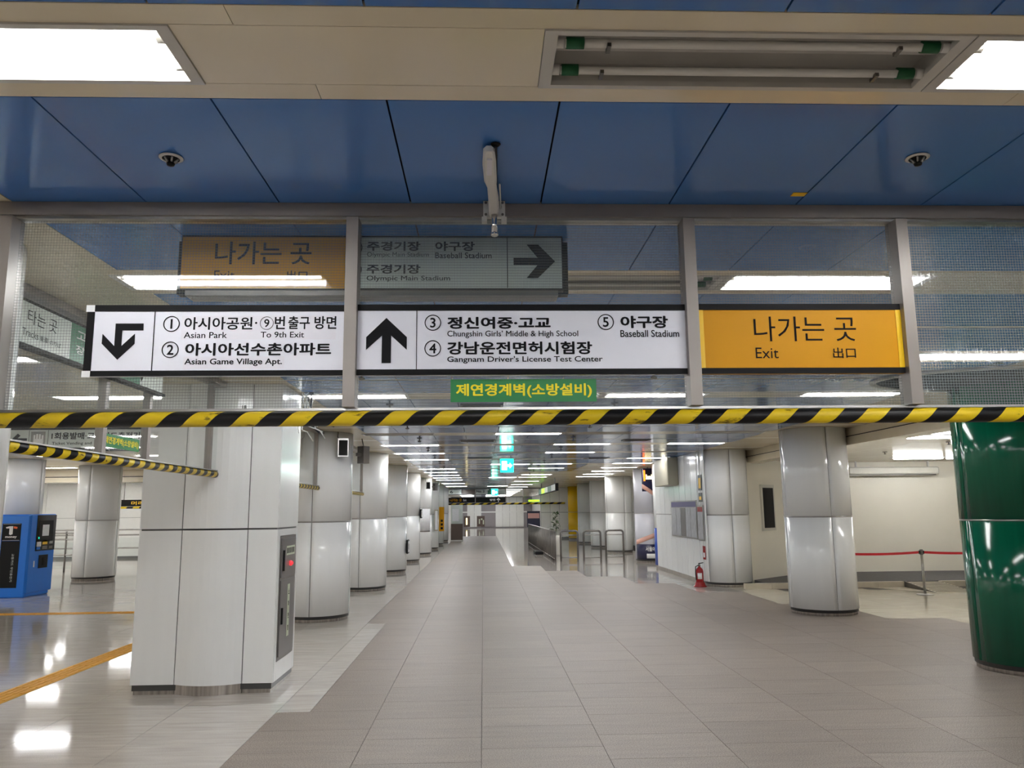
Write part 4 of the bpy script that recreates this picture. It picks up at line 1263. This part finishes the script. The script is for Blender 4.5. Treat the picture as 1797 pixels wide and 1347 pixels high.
# fire extinguisher
o = thing('fire_extinguisher', 'red fire extinguisher on a red stand beside the white column', 'fire extinguisher', (5.17, 19.0, 0))
MB().lathe([(0.16, 0), (0.16, 0.012), (0.13, 0.03), (0.11, 0.10), (0.105, 0.11)], 20).build('stand', 'red_paint', o)
MB().lathe([(0.085, 0.03), (0.09, 0.05), (0.09, 0.36), (0.075, 0.41), (0.04, 0.445), (0.028, 0.46), (0.028, 0.48)], 20).build('cylinder', 'red_paint', o)
MB().lathe([(0.03, 0.481), (0.03, 0.51), (0.015, 0.52)], 12).build('valve', 'steel_dark', o)
MB().prism_xz([(-0.02, 0.52), (0.10, 0.55), (0.10, 0.565), (-0.02, 0.545)], -0.012, 0.012).build('handle', 'black', o)
MB().tube([(-0.02, -0.02, 0.5), (-0.10, -0.04, 0.47), (-0.11, -0.05, 0.30), (-0.10, -0.05, 0.16)], 0.011, 8).build('hose', 'black', o)
MB().sector(0.0905, 0.0915, -2.4, -1.2, 0.18, 0.32, 8).build('label', 'white_ink', o)

# poster column
o = column(5.98, 28.1, 'round column wrapped in a grey and navy poster behind the booth')
for ch in list(o.children):
    if ch.name.startswith('panel'):
        ch.data = ch.data.copy()
        ch.data.materials[0] = MATS['poster_grey']
WR = RC + 0.006
MB().sector(RC + 0.001, WR, -2.25, -1.1, 2.45, 3.24, 14).build('navy_field', 'poster_navy', o)
MB().sector(RC + 0.001, WR, -2.9, -0.6, 0.10, 0.62, 18).build('navy_field', 'poster_navy', o)
def swoosh(a0, a1, zf0, zf1, th, m, r=WR + 0.002):
    vs = []; fs = []; n = 16
    for i in range(n + 1):
        tt = i / n; a = a0 + (a1 - a0) * tt; z = zf0 + (zf1 - zf0) * tt ** 1.2
        for rr in (r - 0.002, r):
            vs += [(rr * math.cos(a), rr * math.sin(a), z), (rr * math.cos(a), rr * math.sin(a), z + th)]
    for i in range(n):
        p = i * 4; q = p + 4
        fs += [(p + 2, q + 2, q + 3, p + 3), (p, p + 1, q + 1, q), (p + 1, p + 3, q + 3, q + 1), (p, q, q + 2, p + 2)]
    MB().add(vs, fs, True).build('swoosh', m, o)
swoosh(-2.25, -1.0, 2.55, 2.0, 0.16, 'poster_peach')
swoosh(-2.9, -0.9, 0.60, 1.02, 0.16, 'poster_peach')
MB().sector(RC + 0.007, RC + 0.009, -2.1, -1.15, 0.14, 0.30, 10).build('white_label', 'white_ink', o)
vs, fs, _ = text_shape('서울메트로', 0.03)
MB().add([((RC + 0.012) * math.cos(-2.15 + 1.0 * u), (RC + 0.012) * math.sin(-2.15 + 1.0 * u), 0.38 + 0.16 * v) for u, v, q in vs], fs).build('lettering', 'white_ink', o)
o = thing('led_sign', 'dark overhead sign with orange and cream glowing lettering by the poster column', 'sign', (5.62, 26.6, 2.78))
MB().box(-0.16, 0.60, 0, 0.12, -0.02, 0.42).build('case', 'poster_navy', o)
text('Seoul Metro Pro', (-0.08, 0.56, 0.05, 0.22), 'led_cream', o, d=-0.004, bold=0.03)
MB().box(-0.15, -0.10, -0.005, -0.0005, 0.0, 0.36).build('led_bar', 'led_orange', o)
for sx in (0.0, 0.45):
    MB().box(sx - 0.015, sx + 0.015, 0.04, 0.08, 0.42, CEIL - 2.781).build('hanger', 'steel_dark', o)

# ================================================================ RIGHT ROOM
RZ = 3.05
structure(MB().box(6.62, 7.0, 6.0, 21.2, 2.95, 3.399).build('trim_2', 'beige_panel'), 'beige beam dropping from the ceiling behind the right columns')
structure(MB().box(6.612, 6.6195, 6.0, 21.2, 3.10, 3.112).build('trim_3', 'ceiling_back'), 'dark groove along the beige beam')
rc = structure(MB().box(7.0, 16, 6.0, 21.4, RZ + 0.03, RZ + 0.08).build('ceiling_right_room', 'ceiling_back'))
for i in range(12):
    for j in range(7):
        x = 7.0 + j * 1.28; y = 6.0 + i * 1.28
        MB().box(x + 0.004, x + 1.276, y + 0.004, min(y + 1.276, 21.39), RZ, RZ + 0.02).build('ceiling_panel', 'beige_panel', rc)
structure(MB().box(6.6, 16, 21.15, 21.4, 0, RZ + 0.02).build('wall_right_room', 'wall_cream'))
# angled wall with the black screen
ang = math.atan2(21.15 - 19.25, 8.75 - 6.5)
wa = MB().box(0, 2.95, 0, 0.15, 0, RZ + 0.02).build('wall_angled', 'wall_cream')
structure(wa, 'cream wall set at an angle with the black screen on it')
wa.location = (6.5, 19.25, 0); wa.rotation_euler = (0, 0, ang)
structure(MB().box(14.6, 14.8, 6, 21.4, 0, 3.4).build('wall_right', 'wall_cream'))
structure(MB().box(14, 14.2, -13, 6, 0, 3.5).build('wall_right_near', 'wall_white'))
o = thing('wall_screen', 'tall black screen in a pale frame on the angled cream wall', 'screen', (6.5 + math.cos(ang) * 0.62, 19.25 + math.sin(ang) * 0.62, 1.27), ang)
MB().box(0, 0.62, -0.05, -0.002, 0, 1.15).build('frame', 'joint_strip', o)
MB().box(0.06, 0.56, -0.055, -0.0505, 0.07, 1.07).build('screen', 'black', o)
# raised carpet platform with curb and ramp
pf = thing('carpet_platform', 'low dark carpeted platform with pale curb in front of the cream wall', 'platform', (6.3, 18.2, 0))
MB().prism([(6.56, 18.34), (14.6, 18.34), (14.6, 21.14), (8.7, 21.14), (6.56, 19.2)], 0, 0.118).shift((-6.3, -18.2, 0)).build('carpet', 'carpet', pf)
for i in range(6):
    x0 = 6.0 + i * 0.62
    MB().box(x0 + 0.003, x0 + 0.617, 18.2, 18.335, 0, 0.125).build('curb_stone', 'curb', pf, True)
for i in range(7):
    x0 = 10.6 + i * 0.57
    MB().box(x0 + 0.003, x0 + 0.567, 18.2, 18.335, 0, 0.125).build('curb_stone', 'curb', pf, True)
rp = thing('ramp', 'short ribbed ramp up to the carpeted platform', 'ramp', (9.75, 16.95, 0))
MB().prism_yz([(0, 0.001), (1.24, 0.001), (1.24, 0.118)], 0, 0.84).build('slope', 'curb', rp)
for i in range(9):
    y = 0.1 + i * 0.125
    z = 0.001 + 0.117 * y / 1.24
    MB().box(0.03, 0.81, y, y + 0.012, z, z + 0.008).build('rib', 'steel_dark', rp)
MB().prism_yz([(0, 0.001), (1.24, 0.001), (1.24, 0.13), (1.2, 0.13)], -0.04, -0.001).build('ramp_edge', 'steel_dark', rp)
MB().prism([(-0.04, 1.24), (-0.04, 0.0), (-0.9, 1.24)], 0.001, 0.004).build('flare', 'curb', rp)
# stanchions with red belt
def stanchion(x, y, label):
    o = thing('belt_stanchion', label, 'stanchion', (x, y, 0), 0, 'red belt stanchions')
    MB().lathe([(0.17, 0.001), (0.17, 0.008), (0.12, 0.016), (0.035, 0.022), (0.033, 0.03)], 24).build('base', 'steel', o)
    MB().tube([(0, 0, 0.03), (0, 0, 0.82)], 0.026, 14).build('post', 'steel', o)
    MB().lathe([(0.034, 0.821), (0.034, 0.925), (0.028, 0.935)], 16).build('belt_head', 'steel_dark', o)
    MB().box(-0.05, 0.05, -0.02, 0.02, 0.84, 0.91).build('belt_clip', 'black', o)
    return o
stanchion(9.3, 16.62, 'steel belt stanchion between the white column and the green column')
stanchion(7.35, 16.62, 'steel belt stanchion hidden behind the white column')
stanchion(11.1, 16.62, 'steel belt stanchion hidden behind the green column')
for x0, x1, lab in ((7.41, 9.24, 'red barrier belt left of the visible stanchion'), (9.36, 11.04, 'red barrier belt right of the visible stanchion')):
    mb = MB(); n = 10; vs = []; fs = []
    for i in range(n + 1):
        u = i / n; x = x0 + (x1 - x0) * u; z = 0.875 - 0.03 * 4 * u * (1 - u)
        vs += [(x, 16.619, z - 0.025), (x, 16.619, z + 0.025), (x, 16.621, z + 0.025), (x, 16.621, z - 0.025)]
    for i in range(n):
        p = 4 * i; q = p + 4
        for k in range(4):
            k2 = (k + 1) % 4
            fs.append((p + k, p + k2, q + k2, q + k))
    tag(mb.add(vs, fs).build('barrier_belt', 'red_belt'), lab, 'belt', 'red barrier belts')
# rolled screen box and lights
o = thing('screen_box', 'long white roller screen box under the ceiling of the cream room', 'screen box', (11.1, 20.9, 2.70))
MB().bbox(-1.25, 1.25, -0.1, 0.1, 0, 0.2, 0.03).build('case', 'joint_strip', o)
MB().box(-1.2, 1.2, -0.012, 0.012, -0.03, 0).build('bottom_bar', 'steel_dark', o)
for sx in (-1.0, 1.0):
    MB().box(sx - 0.02, sx + 0.02, -0.02, 0.02, 0.2, RZ - 2.701).build('bracket', 'white_paint', o)
for i, (x, y, lab) in enumerate(((7.32, 13.1, 'in front, by the beam'), (10.4, 13.1, 'in front, hidden by the green column'), (10.2, 19.0, 'before the roller box, left half'), (11.55, 19.0, 'before the roller box, right half'), (9.0, 9.4, 'nearest, hidden by the green column'), (11.2, 9.4, 'nearest, out of view'))):  # the two nearest are unseen lamps, added to light the room
    o = thing('ceiling_light', 'lit twin-tube ceiling light in the cream room, %s' % lab, 'ceiling light', (x, y, RZ), 0, 'ceiling lights in the cream room')
    MB().box(0, FL, 0, 0.3, -0.012, -0.001).build('tray', 'light_housing', o)
    for ty in (0.08, 0.22):
        mesh_obj('tube', LM['lit'], o, (0, ty, -0.032))
for i, (x, y) in enumerate(((8.9, 14.6), (11.2, 14.4), (9.0, 17.2))):
    o = thing('sprinkler', 'small dark sprinkler head under the cream room ceiling', 'sprinkler', (x, y, RZ), 0, 'cream room sprinklers')
    MB().lathe([(0.05, -0.001), (0.05, -0.01), (0.012, -0.012), (0.012, -0.04), (0.035, -0.045), (0.005, -0.06)], 12).build('head', 'steel_dark', o)

# ================================================================ GATE HOOPS AND FENCE
def hoop(x0, x1, y, label):
    o = thing('steel_hoop', label, 'barrier', ((x0 + x1) / 2, y, 0), 0, 'steel hoop barriers')
    hw = (x1 - x0) / 2; H = 1.08; r = 0.10
    pts = [(-hw, 0, 0), (-hw, 0, H - r)]
    for q in range(1, 5):
        a = PI - q * PI / 8
        pts.append((-hw + r + r * math.cos(a), 0, H - r + r * math.sin(a)))
    for q in range(0, 5):
        a = PI / 2 - q * PI / 8
        pts.append((hw - r + r * math.cos(a), 0, H - r + r * math.sin(a)))
    pts.append((hw, 0, 0))
    MB().tube(pts, 0.036, 10).build('hoop', 'steel_dark', o)
    MB().tube([(-hw, 0, 0.93), (hw, 0, 0.93)], 0.018, 8).build('cross_bar', 'steel', o)
    MB().tube([(-hw, 0, 0.13), (hw, 0, 0.13)], 0.022, 8).build('cross_bar', 'steel', o)
    MB().box(-hw + 0.036, hw - 0.036, -0.004, 0.004, 0.16, 0.91).build('glass_pane', 'plain_glass', o)
hoop(2.80, 3.42, 28.75, 'steel hoop barrier next to the bar fence, leftmost of three')
hoop(3.62, 4.24, 28.65, 'steel hoop barrier, middle of three')
hoop(4.46, 5.10, 28.85, 'steel hoop barrier next to the poster column, rightmost of three')
fe = thing('bar_fence', 'long steel bar fence receding along the right of the corridor', 'fence', (2.57, 28.4, 0))
YN = 26
for i in range(YN):
    y = i * 0.6
    MB().tube([(-0.006 * y, y, 0.0), (-0.006 * y, y, 1.08)], 0.032, 8).build('post', 'steel_dark', fe)
MB().tube([(0, 0, 1.08), (-0.006 * 15, 15, 1.08)], 0.02, 8).build('top_rail', 'steel', fe)
MB().tube([(0, 0, 0.10), (-0.006 * 15, 15, 0.10)], 0.02, 8).build('bottom_rail', 'steel', fe)
# plant in a pot, behind the fence
o = thing('potted_plant', 'small dark green potted plant behind the bar fence', 'plant', (2.98, 32.6, 0))
MB().lathe([(0.16, 0), (0.20, 0.05), (0.24, 0.75), (0.26, 0.8), (0.22, 0.8), (0.2, 0.72)], 18).build('pot', 'white_paint', o)
MB().tube([(0, 0, 0.72), (0.02, 0.01, 1.2), (0.0, 0.02, 1.72)], [0.02, 0.014, 0.006], 8).build('stem', 'leaf', o)
rnd = random.Random(5)
for i in range(22):
    z = 0.95 + 0.8 * (i / 22.0); a = i * 2.4; L = 0.34 * (1 - 0.5 * i / 22.0) * rnd.uniform(0.8, 1.2)
    c, q = math.cos(a), math.sin(a)
    wv = 0.05
    pts = [(0.01 * c, 0.01 * q, z), (L * 0.5 * c - wv * q, L * 0.5 * q + wv * c, z + 0.08), (L * c, L * q, z + rnd.uniform(-0.1, 0.08)), (L * 0.5 * c + wv * q, L * 0.5 * q - wv * c, z + 0.08)]
    MB().add(pts + [(x, y, zz - 0.004) for x, y, zz in pts], [(0, 1, 2, 3), (7, 6, 5, 4), (0, 4, 5, 1), (1, 5, 6, 2), (2, 6, 7, 3), (3, 7, 4, 0)]).build('leaf', 'leaf', o)
o = thing('standing_banner', 'navy standing board with a pink band behind the bar fence', 'sign', (2.80, 44.0, 0))
MB().box(-0.36, 0.36, 0, 0.05, 0.9, 1.78).build('board', 'navy', o)
MB().box(-0.32, 0.32, -0.006, -0.0005, 1.38, 1.66).build('pink_band', 'pink', o)
MB().box(-0.3, 0.3, -0.15, 0.2, 0, 0.05).build('foot', 'black', o)
for sx in (-0.25, 0.25):
    MB().tube([(sx, 0.02, 0.05), (sx, 0.02, 0.9)], 0.015, 8).build('leg', 'steel', o)
tag(MB().bbox(2.16, 2.50, 33.2, 34.4, 0.0, 0.13, 0.03).build('floor_weight', 'black'), 'black rubber weight on the floor in front of the bar fence', 'floor weight')
o = thing('hanging_sign', 'receding green and white lit sign box over the bar fence', 'sign', (3.2, 34.0, 2.66))
MB().box(-0.06, 0.06, 0, 10.5, 0, 0.32).build('case', 'black', o)
for i, m in enumerate(('sign_grey', 'sign_dark_green', 'sign_grey', 'lime', 'sign_dark_green')):
    MB().box(-0.066, -0.0605, 0.3 + i * 2.02, 2.25 + i * 2.02, 0.03, 0.29).build('panel', m, o)
for y in (1.0, 9.0):
    MB().box(-0.02, 0.02, y, y + 0.04, 0.32, CEIL - 2.661).build('hanger', 'steel_dark', o)

# ================================================================ SMALL SIGNS ON THE LEFT ROW
def col_sign(x, y, z0, z1, wd, label, m='white_ink', edge='black'):
    o = thing('column_sign', label, 'sign', (x, y, z0), 0, 'signs on the left row columns')
    MB().bbox(0, 0.05, -wd / 2, wd / 2, 0, z1 - z0, 0.02).build('frame', edge, o)
    MB().box(0.0505, 0.054, -wd / 2 + 0.05, wd / 2 - 0.05, 0.05, z1 - z0 - 0.05).build('face', m, o)
    MB().box(0.0545, 0.056, -0.05, 0.05, (z1 - z0) * 0.3, (z1 - z0) * 0.7).build('arrow', 'ink', o)
    MB().box(-0.06, 0, -0.03, 0.03, 0.1, (z1 - z0) - 0.1).build('bracket', 'steel_dark', o)
col_sign(-2.36, 24.75, 0.55, 0.98, 0.5, 'small black framed arrow sign low on the third round column')
col_sign(-2.34, 29.65, 1.58, 1.92, 0.5, 'small black framed arrow sign at the seam of the fourth round column')
o = thing('paper_notice', 'large grey printed notice wrapped on the fifth column of the left row', 'poster', (-2.80, 34.35, 1.02))
MB().sector(RC + 0.004, RC + 0.012, -2.2, -0.5, 0, 0.92, 14).build('sheet', 'paper', o)
MB().sector(RC + 0.004, RC + 0.016, -2.2, -0.5, -0.05, -0.001, 14).build('bottom_bar', 'steel_dark', o)
MB().sector(RC + 0.004, RC + 0.014, -2.2, -0.5, 0.921, 0.95, 14).build('top_bar', 'steel', o)
o = thing('upright_sign', 'narrow yellow upright sign with pictograms on the left row', 'sign', (-2.30, 43.32, 0.75))
MB().box(-0.11, 0.17, 0, 0.04, 0, 1.30).build('board', 'sign_orange', o)
MB().box(-0.11, 0.0, 0.04, 0.40, 0.3, 0.5).build('bracket', 'steel_dark', o)
for i, z in enumerate((0.1, 0.3, 0.5)):
    MB().box(-0.02, 0.10, -0.004, -0.0005, z, z + 0.12).build('pictogram', 'ink', o)
o = thing('upright_sign', 'narrow pale upright notice frame on the left row', 'sign', (-2.30, 38.42, 0.9))
MB().box(-0.06, 0.12, 0, 0.05, 0, 1.0).build('frame', 'beige_box', o)
MB().box(-0.03, 0.09, -0.004, -0.0005, 0.05, 0.95).build('sheet', 'paper', o)
o = thing('notice_stand', 'brown and white notice stand by the last left column', 'sign', (-1.62, 48.6, 0))
MB().box(-0.36, 0.36, 0, 0.4, 0.08, 1.05).build('brown_box', 'brown', o)
MB().box(-0.38, 0.38, -0.04, 0.44, 0, 0.08).build('plinth', 'white_paint', o)
MB().box(-0.36, 0.36, 0.1, 0.16, 1.05, 2.2).build('panel', 'sign_grey', o)
MB().box(-0.28, 0.12, 0.085, 0.0995, 1.2, 1.95).build('paper_sheet', 'paper', o)

# ================================================================ LEFT HALL RAILINGS
def railing(x0, x1, y, label):
    o = thing('railing', label, 'railing', ((x0 + x1) / 2, y, 0), 0, 'steel railings in the left hall')
    hw = (x1 - x0) / 2
    for z in (0.55, 1.05, 1.25):
        MB().tube([(-hw, 0, z), (hw, 0, z)], 0.028, 8).build('rail', 'steel', o)
    n = max(2, int((x1 - x0) / 1.2) + 1)
    for i in range(n):
        x = -hw + 2 * hw * i / (n - 1)
        MB().tube([(x, 0.0, 0), (x, 0.0, 1.30)], 0.03, 8).build('post', 'steel_dark', o)
    MB().box(-hw + 0.05, hw - 0.05, 0.04, 0.05, 0.1, 0.95).build('glass_pane', 'plain_glass', o)
railing(-16.6, -12.2, 26.6, 'steel railing with glass panels left of the left hall column')
railing(-10.4, -5.6, 27.2, 'steel railing with glass panels right of the left hall column')
railing(-19.5, -13.0, 31.5, 'far steel railing at the back of the left hall')
o = thing('warning_banner', 'black warning banner with yellow stripes hanging at the back of the left hall', 'sign', (-13.6, 32.2, 2.05))
MB().box(-0.9, 0.9, 0, 0.03, 0.1, 0.36).build('board', 'black', o)
MB().tube([(-0.9, 0.015, 0.05), (0.9, 0.015, 0.05)], 0.045, 10).build('striped_edge', 'hazard_far', o)
for sx in (-0.8, 0.8):
    MB().tube([(sx, 0.015, 0.36), (sx, 0.015, CEIL - 2.051)], 0.012, 6).build('hanger', 'steel_dark', o)
text('머리조심', (-0.5, 0.5, 0.15, 0.3), 'sign_yellow', o, d=-0.003, bold=0.02)

bpy.data.objects.remove(FONT_OB)
bpy.context.view_layer.update()
